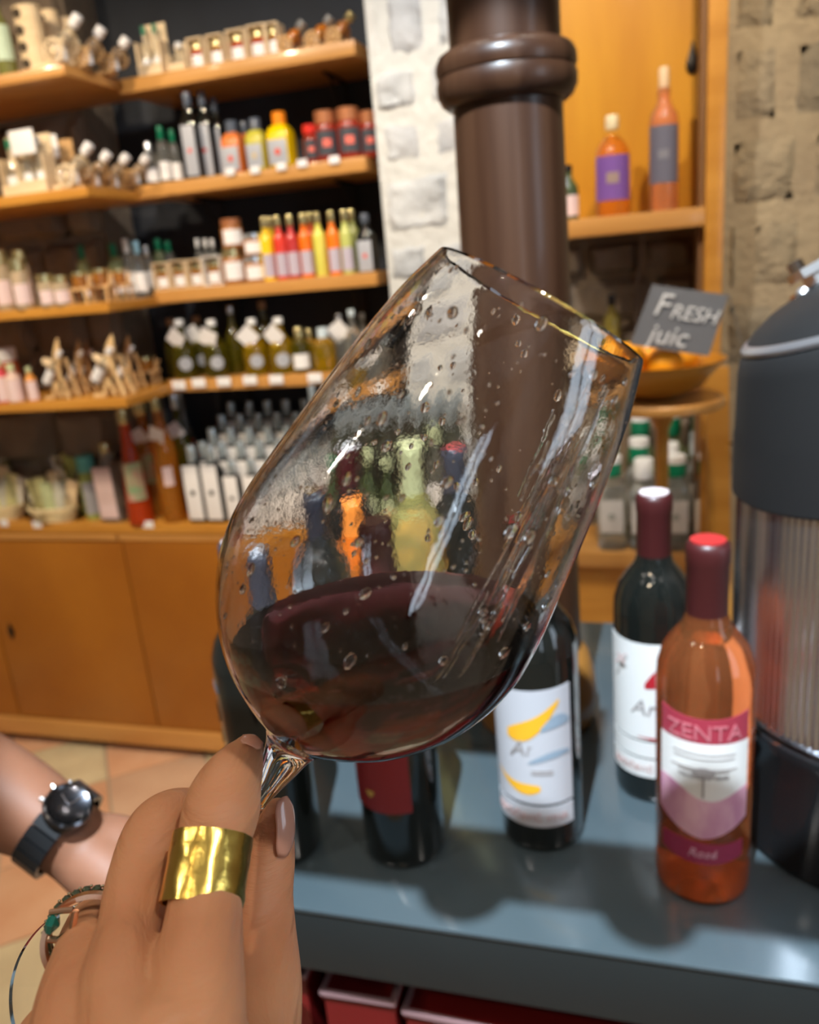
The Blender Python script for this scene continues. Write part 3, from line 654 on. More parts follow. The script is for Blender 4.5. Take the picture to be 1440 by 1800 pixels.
def cart(px, pytop, Y, z0, wpx, label, glass=CLR, wood=PALE, white=TAGW):
    """small wooden cannon-shaped cart holding a tilted little bottle"""
    X = Xat(px, Y, z0+.05); dep = (Vector((X, Y, z0+.05))-CAM).dot(CF); s = wpx*dep/FPX
    e = empty('bottle_cart', (X, Y, z0), label, 'bottle holder', 'cannon-shaped wooden bottle carts')
    r = s*.27
    for y in (-.024, .024):
        w_ = MB()
        w_.tube([(r*.85*math.cos(2*PI*k/20)-s*.02, y, r+r*.85*math.sin(2*PI*k/20)) for k in range(20)], .0035, 6, closed=True)
        for k in range(4):
            a = PI*k/4; w_.tube([(-s*.02-r*.8*math.cos(a), y, r-r*.8*math.sin(a)), (-s*.02+r*.8*math.cos(a), y, r+r*.8*math.sin(a))], .0022, 5)
        w_.lathe([(r*.22, -.003), (r*.22, .003)], 10, M=Matrix.Translation((-s*.02, y, r)) @ Matrix.Rotation(PI/2, 4, 'X'))
        w_.build('wheel', wood, e)
    tilt = math.radians(42)
    Mt = Matrix.Translation((-s*.10, 0, r*1.0)) @ Matrix.Rotation(PI/2-tilt, 4, 'Y')
    c = MB(); c.box(-s*.5, -s*.05, -.016, .016, .001, .010); xf(c, Matrix.Translation((0, 0, 0)))
    c.add([(-s*.5, -.014, 0), (-s*.5, .014, 0), (s*.25, .014, r*2.2), (s*.25, -.014, r*2.2), (-s*.4, -.014, 0), (-s*.4, .014, 0), (s*.25, .014, r*1.8), (s*.25, -.014, r*1.8)], [(0, 1, 2, 3), (7, 6, 5, 4), (0, 3, 7, 4), (1, 5, 6, 2), (3, 2, 6, 7)])
    c.build('carriage', wood, e)
    L = s*.95
    g = MB().lathe([(.012, 0), (.0145, .003), (.0145, L*.5), (.008, L*.62), (.0065, L*.66), (.0065, L*.78)], 16, M=Mt); g.build('bottle', glass, e)
    MB().lathe([(.0105, 0), (.0115, .002), (.0115, L*.26), (.009, L*.28)], 14, z0=L*.72, M=Mt).build('bottle_cap', white, e)
    MB().patch(.0149, -1.4, 1.4, L*.1, L*.44, 8).build('bottle_label', white, e)
    lb = e.children[-1]; lb.matrix_local = Mt @ Matrix.Rotation(0, 4, 'Z')
    return e
def crate(px, ytop, Y, z0, wpx, label, n=2, glass=CLR, wood=PALE, cap=GREENCAP, slats=5, round_top=False, card=True):
    X = Xat(px, Y, z0+.08); hh = Zat(ytop, X, Y)-z0; X = Xat(px, Y, z0+hh/2)
    dep = (Vector((X, Y, z0+hh/2))-CAM).dot(CF); w = wpx*dep/FPX; d = .05
    e = empty('bottle_carrier', (X, Y, z0), label, 'wooden carrier', 'wooden bottle carriers')
    MB().box(-w/2, w/2, 0, d, 0, .006).build('base_board', wood, e)
    for y in (0, d-.004):
        b = MB().box(-w/2, w/2, y, y+.004, .006, .03 if y == 0 else hh*.96); b.build('front_board' if y == 0 else 'back_board', wood, e)
    for x in (-w/2, w/2-.004): MB().box(x, x+.004, .004, d-.004, .006, hh*.62).build('side_board', wood, e)
    for k in range(n):
        cx = (k-(n-1)/2)*w/n*.92; r = w/n*.36
        b = MB().lathe([(r*.9, 0), (r, .003), (r, hh*.40), (r*.42, hh*.58), (r*.36, hh*.74)], 16, cx=cx, cy=d/2, z0=.006).build('bottle', glass, e)
        MB().lathe([(r*.5, 0), (r*.5, hh*.14)], 12, cx=cx, cy=d/2, z0=.006+hh*.72).build('bottle_cap', cap, b)
        MB().patch(r+.0004, -1, 1, .008, hh*.34, 6, .0005, cx=cx, cy=d/2).build('bottle_label', TAGW, b)
    if card: MB().box(-w*.44, w*.40, -.003, -.001, hh*.62, hh*1.0, .001).build('card', TAGW, e)
    return e
def tiltbox(px, ytop, Y, z0, wpx, label, holes=4, wood=PALE):
    """tall flattened wooden bottle box with round holes"""
    X = Xat(px, Y, z0+.08); hh = Zat(ytop, X, Y)-z0; X = Xat(px, Y, z0+hh/2)
    dep = (Vector((X, Y, z0+hh/2))-CAM).dot(CF); w = wpx*dep/FPX
    e = empty('wooden_tube_box', (X, Y, z0), label, 'wooden box', 'tall slotted wooden bottle boxes')
    n = 18; b = MB()
    vs = []; fs = []
    for z in (0, hh):
        for k in range(n*2):
            a = PI*k/n; r = w/2*(1 if k % 2 else .965); vs.append((r*math.cos(a), .04+r*math.sin(a)*.8, z))
    for k in range(2*n): fs.append((k, (k+1) % (2*n), 2*n+(k+1) % (2*n), 2*n+k))
    fs.append(tuple(range(2*n))); fs.append(tuple(range(2*n, 4*n)))
    b.add(vs, fs); b.build('slatted_wall', wood, e, smooth=False)
    for k in range(holes):
        z = hh*(.14+.74*k/max(1, holes-1)); m_ = Matrix.Translation((-w*.12, .04-w*.40, z)) @ Matrix.Rotation(PI/2, 4, 'X')
        MB().lathe([(w*.16, 0), (w*.16, .003)], 14, M=m_).build('peep_hole', mat('dark_hole', (.05, .035, .02), .8), e)
    return e
def figure(px, ytop, Y, z0, hpx_w, label, wood=TANW, flip=1, band=True):
    """flat-cut seated wooden animal figure holding a slanted bottle"""
    X = Xat(px, Y, z0+.07); hh = Zat(ytop, X, Y)-z0; dep = (Vector((X, Y, z0+hh/2))-CAM).dot(CF); w = hpx_w*dep/FPX
    e = empty('wooden_figure', (X, Y, z0), label, 'bottle holder', 'wooden animal bottle holders')
    def sl(pts, rs, name, y=0):
        b = MB(); b.tube([(p[0]*w*flip, y, p[1]*hh) for p in pts], [q*w for q in rs], 10)
        for v in b.v: v.y = y+(v.y-y)*.55; v.z = max(v.z, 0.0005)
        return b.build(name, wood, e)
    sl([(.02, .62), (.10, .80), (.16, .93), (.20, 1.0)], [.13, .12, .06, .015], 'head', .01)
    sl([(-.28, .12), (-.12, .3), (.04, .5), (.12, .72)], [.10, .09, .09, .09], 'body', .01)
    for y in (-.012, .03):
        sl([(.14, .66), (.22, .4), (.30, .16), (.36, .02)], [.07, .055, .05, .07], 'leg', y)
        sl([(-.40, .04), (-.14, .04), (.02, .30)], [.06, .06, .05], 'leg', y)
        sl([(.02, .30), (.10, .16), (.14, .04)], [.05, .045, .05], 'leg', y)
    Mt = Matrix.Translation((-w*.34*flip, -.012, hh*.24)) @ Matrix.Rotation(math.radians(38)*flip, 4, 'Y')
    L = hh*.72; g = MB().lathe([(w*.10, 0), (w*.12, .003), (w*.12, L*.55), (w*.06, L*.7), (w*.05, L*.85)], 14, M=Mt).build('bottle', CLR, e)
    MB().lathe([(w*.07, 0), (w*.07, L*.14)], 12, z0=L*.84, M=Mt).build('bottle_cap', TAGW, g)
    lb = MB().patch(w*.122, -1.3, 1.3, L*.12, L*.46, 8); xf(lb, Mt); lb.build('bottle_label', TAGW, g)
    if band:
        c = MB().tube([(w*(-.06)*flip+w*.17*math.cos(2*PI*k/16)*flip, -.006+.012*math.sin(2*PI*k/16), hh*.60+w*.12*-math.cos(2*PI*k/16)) for k in range(16)], .006, 6, closed=True); c.build('paper_collar', PALE, e)
    return e
def donkey(px, ytop, Y, z0, wpx, label, glass=HONEY):
    X = Xat(px, Y, z0+.04); hh = Zat(ytop, X, Y)-z0; dep = (Vector((X, Y, z0+hh/2))-CAM).dot(CF); w = wpx*dep/FPX
    e = empty('wooden_donkey', (X, Y, z0), label, 'jar holder', 'wooden donkey jar holders')
    MB().box(-w*.4, w*.4, -.015, .02, hh*.40, hh*.50, .002).build('body', TANW, e)
    for x in (-w*.34, w*.26):
        for y in (-.014, .014): MB().box(x, x+w*.09, y-.003, y+.003, 0, hh*.42).build('leg', TANW, e)
    hd = MB().tube([(w*.36, 0, hh*.45), (w*.42, 0, hh*.75), (w*.55, 0, hh*.80)], [w*.08, w*.07, w*.04], 8); hd.tube([(w*.40, 0, hh*.78), (w*.38, 0, hh*.96)], [w*.03, w*.01], 6); hd.build('head', TANW, e)
    r = w*.25; j = MB().lathe([(r*.9, 0), (r, .002), (r, hh*.34)], 16, z0=hh*.50).build('jar', glass, e)
    MB().lathe([(r*.95, 0), (r*.95, hh*.12)], 16, z0=hh*.84).build('jar_lid', GOLDCAP, j)
    return e
#==GOODS
Z1, Z2, Z3, Z4 = MZ; L1, L2, L3, L4 = LZ
LBLK = mat('charcoal_label', (.05, .055, .07), .5); LRED = mat('red_label', (.50, .06, .05), .5); LSIL = mat('silver_label', (.42, .44, .50), .4)
LPINK = mat('pink_white_label', (.80, .62, .62), .6); EMR = mat('red_emblem', (.75, .10, .06), .5); EMG = mat('gold_emblem_print', (.62, .48, .25), .5); EMD = mat('dark_emblem', (.02, .02, .02), .5)
# --- top left shelf
bottle(3, -10, 1.83, L1, 34, 'bottle', solidglass('olive_green_glass', (.35, .38, .12), .5), SILCAP, 'green bottle with a white and mint label at the top left corner', lab=mat('mint_label', (.55, .72, .58), .6), labz=(.2, .62))
tiltbox(36, 4, 1.80, L1, 50, 'pale slatted tall wooden box with round holes, front one on the top side shelf', 4)
tiltbox(76, 12, 1.88, L1, 34, 'pale slatted wooden box behind the front holed one', 3)
tiltbox(102, 26, 1.92, L1, 34, 'shorter grey slatted wooden box nearest the carts on the top side shelf', 1)
for i, (px, py, Y, w) in enumerate(((104, 35, 1.81, 80), (150, 50, 1.87, 66), (196, 62, 1.95, 58))):
    cart(px, py, Y, L1 if px < 107 or Y < 2.0 else Z1, w, 'wooden cannon cart with a white-capped bottle on the top shelf, %s from the left' % ORD[i], wood=(PALE, TANW, TANW)[i])
crate(257, 30, 2.03, Z1, 48, 'pale wooden carrier with two green-capped bottles on the top shelf', 2, card=False)
crate(308, 66, 2.06, Z1, 34, 'small pale wooden carrier beside the first gift box on the top shelf', 1, card=False, cap=WHITECAP)
for i, (px, yt, w, n) in enumerate(((343, 66, 31, 1), (377, 60, 31, 1), (414, 51, 35, 1), (450, 43, 35, 1), (478, 39, 24, 1))):
    giftbox(px, yt, 2.025, Z1, w, 'small gift box with a gold-lidded jar on the top shelf, %s from the left' % ORD[i], jarm=(REDL, HONEY, REDL, REDL, HONEY)[i])
for i, (px, yt, c) in enumerate(((505, 28, AMBER), (553, 14, AMBER), (590, 26, HONEY))):
    cart(px, yt, 2.05, Z1, 54, 'brown wooden cart with a tilted amber bottle, right end of top shelf, %s' % ('leftmost', 'middle', 'rightmost')[i], glass=c, wood=TANW, white=(SILCAP, SILCAP, GOLDCAP)[i])
# --- second shelf left
crate(12, 232, 1.84, L2, 40, 'slatted pale wooden carrier at the far left of the second side shelf', 1, card=False)
crate(48, 228, 1.80, L2, 60, 'pale wooden carrier with a white card and two jars on the second side shelf', 2, card=True, cap=SILCAP)
crate(92, 238, 1.90, L2, 50, 'wooden carrier with a tan rounded card behind the white-carded one', 1, wood=TANW, card=True, cap=SILCAP)
for i, (px, yt, Y, w) in enumerate(((126, 250, 1.81, 74), (162, 254, 1.88, 62), (196, 256, 1.95, 60), (234, 260, 2.03, 52))):
    cart(px, yt, Y, L2 if i < 3 else Z2, w, 'wooden cannon cart with a white bottle on the second shelf, %s from the left' % ORD[i], wood=(PALE, TANW, TANW, TANW)[i])
for i, (px, yt, w, g, c) in enumerate(((265, 250, 26, CLR, SILCAP), (288, 222, 24, CLR, GREENCAP), (308, 228, 22, CLR, GREENCAP))):
    bottle(px, yt, 2.07+.02*i, Z2, w, 'chubby', g, c, ('small clear bottle with a silver cap beside the carts', 'clear bottle with a green cap, taller of two', 'clear bottle with a green cap, shorter and right of its pair')[i], group='clear bottles on the second shelf', lab=TAGW, labz=(.1, .4))
for i, (px, yt, w) in enumerate(((338, 163, 30), (364, 161, 28), (384, 172, 24))):
    bottle(px, yt, 2.03+.03*i, Z2, w, 'slim', BLKGLASS, mat('smoke_cap', (.10, .12, .16), .25), ('tall black bottle with a red-topped silver label, leftmost of the dark trio', 'tall black bottle with a silver label, middle of the dark trio', 'tall black bottle half hidden at the right of the dark trio')[i], group='tall black bottles on the second shelf', lab=LSIL, labz=(.03, .62), sup=6, emblem=EMR if i == 0 else LRED)
SC_ = mat('smoke_cap', (.1, .12, .16), .25)
for i, (px, yt, w, g, c, l) in enumerate(((412, 213, 38, mat('orange_sauce', (.75, .20, .05), .25), SC_, 'orange sauce bottle with a grey cap and white-framed label on the second shelf'),
        (453, 208, 36, mat('olive_sauce', (.55, .50, .06), .25), SC_, 'yellow-green sauce bottle with a grey cap on the second shelf'),
        (495, 198, 44, mat('yellow_sauce', (.90, .62, .0), .25), mat('orange_plastic_cap', (.95, .28, .01), .3), 'yellow sauce bottle with a bright orange cap on the second shelf'))):
    bottle(px, yt, 2.03, Z2, w, 'chubby', g, c, l, group='sauce bottles on the second shelf', lab=LSIL, labz=(.05, .50), sup=5, capr=.55, emblem=(EMR, EMG, EMR)[i])
bottle(434, 214, 2.09, Z2, 24, 'chubby', MATS['orange_sauce'], SC_, 'orange sauce bottle half hidden behind the first one', group='sauce bottles on the second shelf')
RJ = mat('dark_red_preserve', (.28, .03, .015), .2); RC = mat('red_plastic_cap', (.70, .03, .02), .3)
for i, (px, yt, w, Y, c) in enumerate(((547, 220, 28, 2.03, RC), (574, 196, 42, 2.04, mat('copper_lid', (.55, .22, .10), .3, metal=.5)), (614, 190, 44, 2.04, MATS['copper_lid']), (650, 196, 36, 2.06, MATS['copper_lid']))):
    bottle(px, yt, Y, Z2, w, 'jar' if i else 'chubby', RJ, c, ('small red-capped sauce bottle beside the dark red jars', 'dark red jar with a pink pomegranate label, leftmost', 'dark red jar with a pink pomegranate label, middle and largest', 'dark red jar cut off by the white pillar')[i], cat='jar', name='jar', group='red preserves on the second shelf', lab=LBLK, labz=(.12, .60), capr=.9, emblem=mat('pomegranate_print', (.80, .16, .12), .5))
# --- third shelf left
for i, (px, yt, w, Y) in enumerate(((4, 440, 34, 1.83), (36, 455, 32, 1.80), (82, 482, 30, 1.80), (108, 484, 30, 1.80), (42, 440, 26, 1.90))):
    bottle(px, yt, Y, L3, w, 'jar', solidglass('cream_jar', (.82, .66, .45), .5), GOLDCAP, 'gold-lidded jar with a white label, third side shelf, %s' % ('at the picture edge', 'second from the left', 'third from the left', 'fourth from the left', 'half hidden at the back')[i], cat='jar', name='jar', group='gold-lidded jars on the third side shelf', lab=LPINK, labz=(.1, .5), capr=.9)
for i, (px, yt, Y, w) in enumerate(((142, 476, 1.82, 50), (178, 470, 1.86, 52), (212, 470, 1.93, 44))):
    donkey(px, yt, Y, L3, w, 'wooden donkey carrying a honey jar on the third side shelf, %s from the left' % ORD[i])
for i, (px, yt, Y, w, c, g) in enumerate(((205, 428, 2.02, 26, GREENCAP, GREENL), (228, 420, 2.04, 24, WHITECAP, CLR), (246, 424, 2.03, 24, mat('sky_cap', (.30, .55, .70), .4), CLR), (262, 432, 2.07, 22, SILCAP, CLR), (283, 420, 2.12, 22, GREENCAP, GREENL), (300, 424, 2.13, 22, GREENCAP, CLR), (150, 432, 2.0, 22, GREENCAP, GREENL))):
    bottle(px, yt, Y, L3 if px < 262 else Z3, w, 'chubby', g, c, 'small %s-capped spirit bottle on the third shelf, %s' % (('green', 'white', 'sky blue', 'silver', 'green', 'green', 'green')[i], ('behind the donkeys', 'left of the sky blue cap', 'in the middle of the cluster', 'right of the sky blue cap', 'back row left', 'back row right', 'against the brown stone')[i]), group='spirit bottles on the third shelf', lab=TAGW, labz=(.1, .45))
for i, (px, yt, w) in enumerate(((282, 462, 30), (312, 458, 31), (342, 456, 30), (372, 450, 36))):
    giftbox(px, yt, 2.02, Z3, w, 'cream gift box with a small jar on the third shelf, %s from the left' % ORD[i], group='gift boxes on the third shelf', boxm=PALE if i < 3 else mat('white_box', (.78, .74, .70), .5))
for i, px in enumerate((352, 366, 378)):
    bottle(px, 420, 2.10, Z3, 14, 'slim', CLR, WHITECAP, 'thin white-capped vial behind the gift boxes, %s of three' % ORD[i], group='thin vials on the third shelf')
JH = .0
def stackjar(px, yt, yb, w, Y, label, lid, zb):
    X = Xat(px, Y, zb+.02); h = Zat(yt, X, Y)-zb
    return bottle(px, yt, Y, zb, w, 'jar', mat('brown_preserve', (.40, .16, .05), .25), lid, label, cat='jar', name='jar', group='stacked preserve jars on the third shelf', lab=TAGW, labz=(.12, .62), capr=.92, h=h), zb+h
for (px, yt, ym, w, nm, lid) in ((408, 385, 437, 38, 'left', MATS['copper_lid']), (446, 411, 450, 38, 'right', SILCAP)):
    o, zt_ = stackjar(px+3, ym, 0, w, 2.035, 'brown preserve jar with a white label, bottom of the %s stack' % nm, lid if nm == 'right' else GOLDCAP, Z3)
    stackjar(px, yt, 0, w, 2.035, 'brown preserve jar with a white label, top of the %s stack' % nm, lid, zt_+.0005)
SAU = [('yellow', (.95, .62, .01)), ('red', (.70, .05, .03)), ('dark red', (.50, .04, .04)), ('orange', (.88, .17, .01)), ('orange-red', (.80, .12, .02)), ('lime yellow', (.72, .68, .12)), ('bright orange', (.92, .20, .01)), ('pale green', (.52, .56, .16)), ('olive', (.34, .36, .12))]
xs = [468, 491, 514, 537, 556, 562, 586, 610, 623]
for i, (n_, c) in enumerate(SAU):
    px = [470, 493, 514, 537, 549, 562, 586, 609, 622][i]; Y = 2.03 if i not in (4, 8) else 2.07
    bottle(px, 382-.09*(px-470), Y, Z3, 23, 'slim', mat('sauce_'+n_.replace(' ', '_').replace('-', '_'), c, .22, coat=.4), GOLDCAP, 'slim %s sauce bottle in the colourful row, %s from the left' % (n_, ORD[i]), group='colourful sauce bottles on the third shelf', lab=mat('pale_violet_label', (.50, .45, .55), .5) if i not in (5, 8) else None, labz=(.06, .42), capr=.5)
bottle(480, 383, 2.07, Z3, 22, 'slim', MATS['sauce_yellow'], GOLDCAP, 'yellow sauce bottle tucked behind the first two of the row', group='colourful sauce bottles on the third shelf')
bottle(645, 376, 2.04, Z3, 32, 'slim', BLKGLASS, SC_, 'black square bottle with a silver label, right end of the third shelf', lab=LSIL, labz=(.02, .55), sup=6, emblem=EMR)
# --- fourth shelf left
for i, (px, yt, w, l, g) in enumerate(((2, 632, 26, 'pink sauce bottle with a pale label at the left picture edge', mat('pink_sauce', (.62, .06, .08), .3)), (24, 640, 28, 'cream bottle with a pale green neck beside the pink one', mat('cream_sauce', (.70, .50, .42), .3)), (55, 645, 20, 'slim orange bottle with a white label left of the wooden figures', mat('orange_sauce2', (.70, .28, .05), .3)))):
    bottle(px, yt, 1.81, L4, w, 'slim', g, mat('pale_green_cap', (.55, .60, .35), .4), l, lab=LPINK, labz=(.05, .6))
bottle(12, 612, 1.90, L4, 46, 'jar', mat('rust_sauce', (.42, .10, .04), .3), TAGW, 'broad rust-coloured jar with a flat white lid at the back of the fourth side shelf', cat='jar', name='jar', capr=.95)
for i, (px, yt, Y, w) in enumerate(((98, 596, 1.82, 62), (135, 598, 1.90, 52), (150, 598, 1.97, 40), (190, 590, 1.82, 80), (222, 590, 1.93, 50))):
    figure(px, yt, Y, L4, w, ('pale wooden seated figure hugging a bottle, left of the two front ones', 'brown wooden figure just right of the left front one', 'dark wooden figure in the back between the two front ones', 'larger pale wooden seated figure hugging a bottle, right of the two front ones', 'brown wooden figure behind the larger front one')[i], wood=(mat('light_tan_plywood', (.70, .48, .24), .5), TANW, mat('brown_plywood', (.36, .19, .09), .6), MATS['light_tan_plywood'], TANW)[i], band=i in (0, 3))
donkey(258, 625, 2.02, L4 if False else 1.2055, 52, 'dark wooden donkey carrying a jar at the corner of the fourth shelf')
for i, (px, yt, Y, w, g, k, c) in enumerate(((322, 562, 2.04, 44, OILD, 'flask', WHITECAP), (352, 556, 2.10, 36, OILD, 'flask', MATS['brown_plywood']), (378, 562, 2.04, 44, OILD, 'flask', WHITECAP), (412, 538, 2.08, 32, OILD, 'flask', SILCAP), (448, 560, 2.03, 44, OILG, 'flask', WHITECAP), (467, 530, 2.13, 36, OILD, 'flask', MATS['brown_plywood']), (494, 558, 2.03, 46, OILG, 'flask', WHITECAP), (528, 575, 2.03, 32, OILD, 'chubby', GOLDCAP), (546, 578, 2.07, 26, OILG, 'chubby', GOLDCAP), (570, 576, 2.03, 40, OILG, 'chubby', mat('pale_blue_cap', (.62, .74, .82), .4)), (600, 552, 2.08, 30, CLR, 'flask', SILCAP), (622, 544, 2.05, 32, CLR, 'flask', MATS['pale_blue_cap']), (640, 550, 2.11, 30, CLR, 'flask', SILCAP), (306, 560, 2.12, 34, OILD, 'flask', MATS['brown_plywood']))):
    bottle(px, yt, Y, Z4, w, k, g, c, 'oil bottle on the fourth shelf, %s' % ('leftmost of the front row with a white tag', 'behind the leftmost two, dark cork', 'front row second with a big white tag', 'tall one with a silver top, third from the left', 'golden with a diamond white tag left of centre', 'tall dark one standing at the back centre', 'golden with a diamond white tag right of centre', 'squat with a gold cap and white label', 'squat gold-capped one just behind the white-labelled', 'squat with a pale blue cap', 'clear with a silver cap near the right end', 'clear with a pale blue cap near the right end', 'clear rear one at the right end', 'dark cork one at the far left back'), group=None) if False else bottle(px, yt, Y, Z4, w, k, g, c,
        ('round green-gold oil flask with a white tag, leftmost in the fourth shelf front row', 'oil flask with a dark cork behind the two leftmost', 'green-gold oil flask with a big white tag, second in the front row', 'tall oil flask with a silver top, between the tagged ones', 'golden oil flask with a diamond-turned white tag, left of the pair', 'tall dark-corked oil flask at the back, centre of the fourth shelf', 'golden oil flask with a diamond-turned white tag, right of the pair', 'squat gold-capped oil bottle with a broad white label', 'squat gold-capped oil bottle just behind the white-labelled one', 'squat oil bottle with a pale blue cap', 'clear flask with a silver cap near the tilted glass', 'clear flask with a pale blue cap near the tilted glass', 'clear flask at the back of the right end of the fourth shelf', 'dark-corked oil flask at the far left back of the fourth shelf')[i],
        group='oil flasks on the fourth shelf', lab=TAGW if i in (7,) else (LSIL if i in (0, 2, 4, 6, 1) else None), labz=(.16, .36) if i != 7 else (.1, .42), laba=.55 if i != 7 else 1.0, disc=i != 7, neck=TAGW if i in (0, 2, 4, 6, 1, 10) else None)
# --- counter left
def basket(px, py0, w, hpx, label, Y=2.04):
    X = Xat(px, Y, CT+.03); dep = (Vector((X, Y, CT))-CAM).dot(CF); r = w*dep/FPX/2; hh = hpx*dep/FPX
    e = empty('gift_basket', (X, Y, CT), label, 'basket', 'cellophane gift baskets')
    STR = mat('pale_straw', (.82, .66, .36), .7, noise_=((.90, .80, .52), 40, (1, 1, 3)))
    b = MB()
    for k in range(7):
        z = .004+k*.007; rr = r*(.72+.045*k); b.tube([(rr*math.cos(2*PI*q/28), rr*.6*math.sin(2*PI*q/28), z+.0015*math.sin(q*PI)) for q in range(28)], .0042, 5, closed=True)
    b.lathe([(r*.72, 0), (r*.74, .004)], 24, sy=.6); b.build('woven_bowl', STR, e)
    rnd = random.Random(px)
    for k in range(9):
        a = (k-4)/4.2; x = a*r*.62; hz = hh*rnd.uniform(.5, .95)*(1-.25*abs(a))
        c = rnd.choice(((.85, .80, .42), (.90, .75, .48), (.68, .76, .45), (.88, .86, .76), (.85, .66, .42)))
        q = MB().box(-r*.22, r*.22, -.007, .007, .02, hz, .005); xf(q, Matrix.Translation((x, rnd.uniform(-.02, .02), 0)) @ Matrix.Rotation(a*.35, 4, 'Y'))
        q.build('sachet', mat('sachet_%d_%d' % (px, k), c, .35, noise_=(tuple(min(1, u*1.2) for u in c), 60, (1, 1, 1))), e)
    f = MB(); N_ = 24; vs = []; fs = []
    for j in range(7):
        t = j/6
        for k in range(N_):
            a = 2*PI*k/N_; rr = r*(1.0-.38*t)*(1+.07*math.sin(5*a+t*4+px)); vs.append((rr*math.cos(a), rr*.62*math.sin(a), .006+hh*t))
    for j in range(6):
        for k in range(N_): fs.append((j*N_+k, j*N_+(k+1) % N_, (j+1)*N_+(k+1) % N_, (j+1)*N_+k))
    f.add(vs, fs).build('cellophane_wrap', thin('cellophane', (.97, .97, .96), rough=.06), e)
    return e
basket(2, 905, 104, 112, 'straw gift basket wrapped in cellophane at the left picture edge', 2.06)
basket(96, 905, 100, 108, 'straw gift basket wrapped in cellophane beside the blue-green jar')
o = MB().lathe([(.17, 0), (.175, .012), (.16, .05), (.03, .06)], 30, sy=.5, cx=Xat(60, 2.14, .9), cy=2.14, z0=CT+.10)
bottle(158, 800, 2.06, CT, 32, 'jar', mat('green_pickle', (.35, .42, .12), .25), mat('blue_green_lid', (.12, .45, .42), .35), 'jar with a blue-green lid between the baskets and the red bottle', cat='jar', name='jar', lab=LSIL, labz=(.1, .6), capr=.95)
bottle(134, 795, 2.12, CT, 34, 'jar', mat('lime_pickle', (.55, .58, .18), .25), mat('lime_lid', (.62, .70, .20), .35), 'jar with a lime-coloured lid behind the blue-green one', cat='jar', name='jar', capr=.95)
bottle(196, 778, 2.05, CT, 46, 'bottle', solidglass('smoky_clear', (.72, .70, .66), .8), GOLDCAP, 'squat clear bottle with a large white label left of the red bottle', lab=LPINK, labz=(.06, .72), sup=5)
bottle(232, 718, 2.02, CT, 46, 'cone', REDL, GOLDCAP, 'cone-shaped bottle of red liquor with a gold cap on the counter', lab=mat('multicolour_label', (.60, .30, .25), .5, noise_=((.25, .45, .25), 30, (1, 1, 1))), labz=(.22, .55), laba=.7)
bottle(262, 701, 2.10, CT, 46, 'bottle', AMBER, GOLDCAP, 'amber liquor bottle with a wide gold cap and paper tag, left of the pair', neck=TAGW, capr=.6, lab=mat('multicolour_label', (.6, .3, .25)), labz=(.3, .55), laba=.5)
bottle(290, 692, 2.04, CT, 42, 'bottle', AMBER, GOLDCAP, 'amber liquor bottle with a white paper tag, right of the pair', neck=TAGW, lab=LPINK, labz=(.3, .45), laba=.4)
bottle(322, 690, 2.13, CT, 34, 'bottle', OILD, SILCAP, 'dark green oil bottle between the amber and the black bottles', neck=TAGW)
bottle(330, 676, 2.225, CT, 30, 'flask', CLR, SILCAP, 'tall clear bottle with an orange label standing behind the black bottles', lab=EMR, labz=(.4, .55))
# black square oil bottles in rows
proto = bottle(345, 783, 2.035, CT, 37, 'chubby', BLKGLASS, mat('steel_blue_cap', (.60, .70, .76), .22, metal=.6), 'black square oil bottle with a white label, first from the left in the front row', group='black square oil bottles', sup=6, lab=TAGW, labz=(.05, .76), capr=.42, emblem=EMD, depth=.8)
hP = .0
n = 0
rows = [(2.035, 6), (2.081, 8), (2.127, 9), (2.173, 9), (2.219, 9)]
dxp = .0605
names = ['front row', 'second row', 'third row', 'fourth row', 'back row']
for ri, (Y, cnt) in enumerate(rows):
    for c in range(cnt):
        if ri == 0 and c == 0: continue
        x = proto.location.x+c*dxp+ri*.012
        if x > -.68: continue
        q_ = bcopy(proto, (x, Y, CT), 'black square oil bottle, white label, %s from the left in the %s' % (ORD[c], names[ri]), 'black square oil bottles')
        if ri == 0 and c > 1: q_.scale = (.86, .86, .80)
# small black cases raise the back rows in the photo as steps
for i, (Y0, h_) in enumerate(((2.105, .03), (2.151, .06), (2.197, .09))):
    x0 = proto.location.x-.005
    o = structb('display_step', BLACKPL, (x0, -.63, Y0, Y0+.044, CT+.0005, CT+h_)); del o['kind']; tag(o, 'black display riser under the %s row of oil bottles' % ('third', 'fourth', 'back')[i], 'riser')
    for ob in list(COL.objects):
        if ob.get('group') == 'black square oil bottles' and abs(ob.location.y-(Y0+.022)) < .001: ob.location.z = CT+h_+.0005
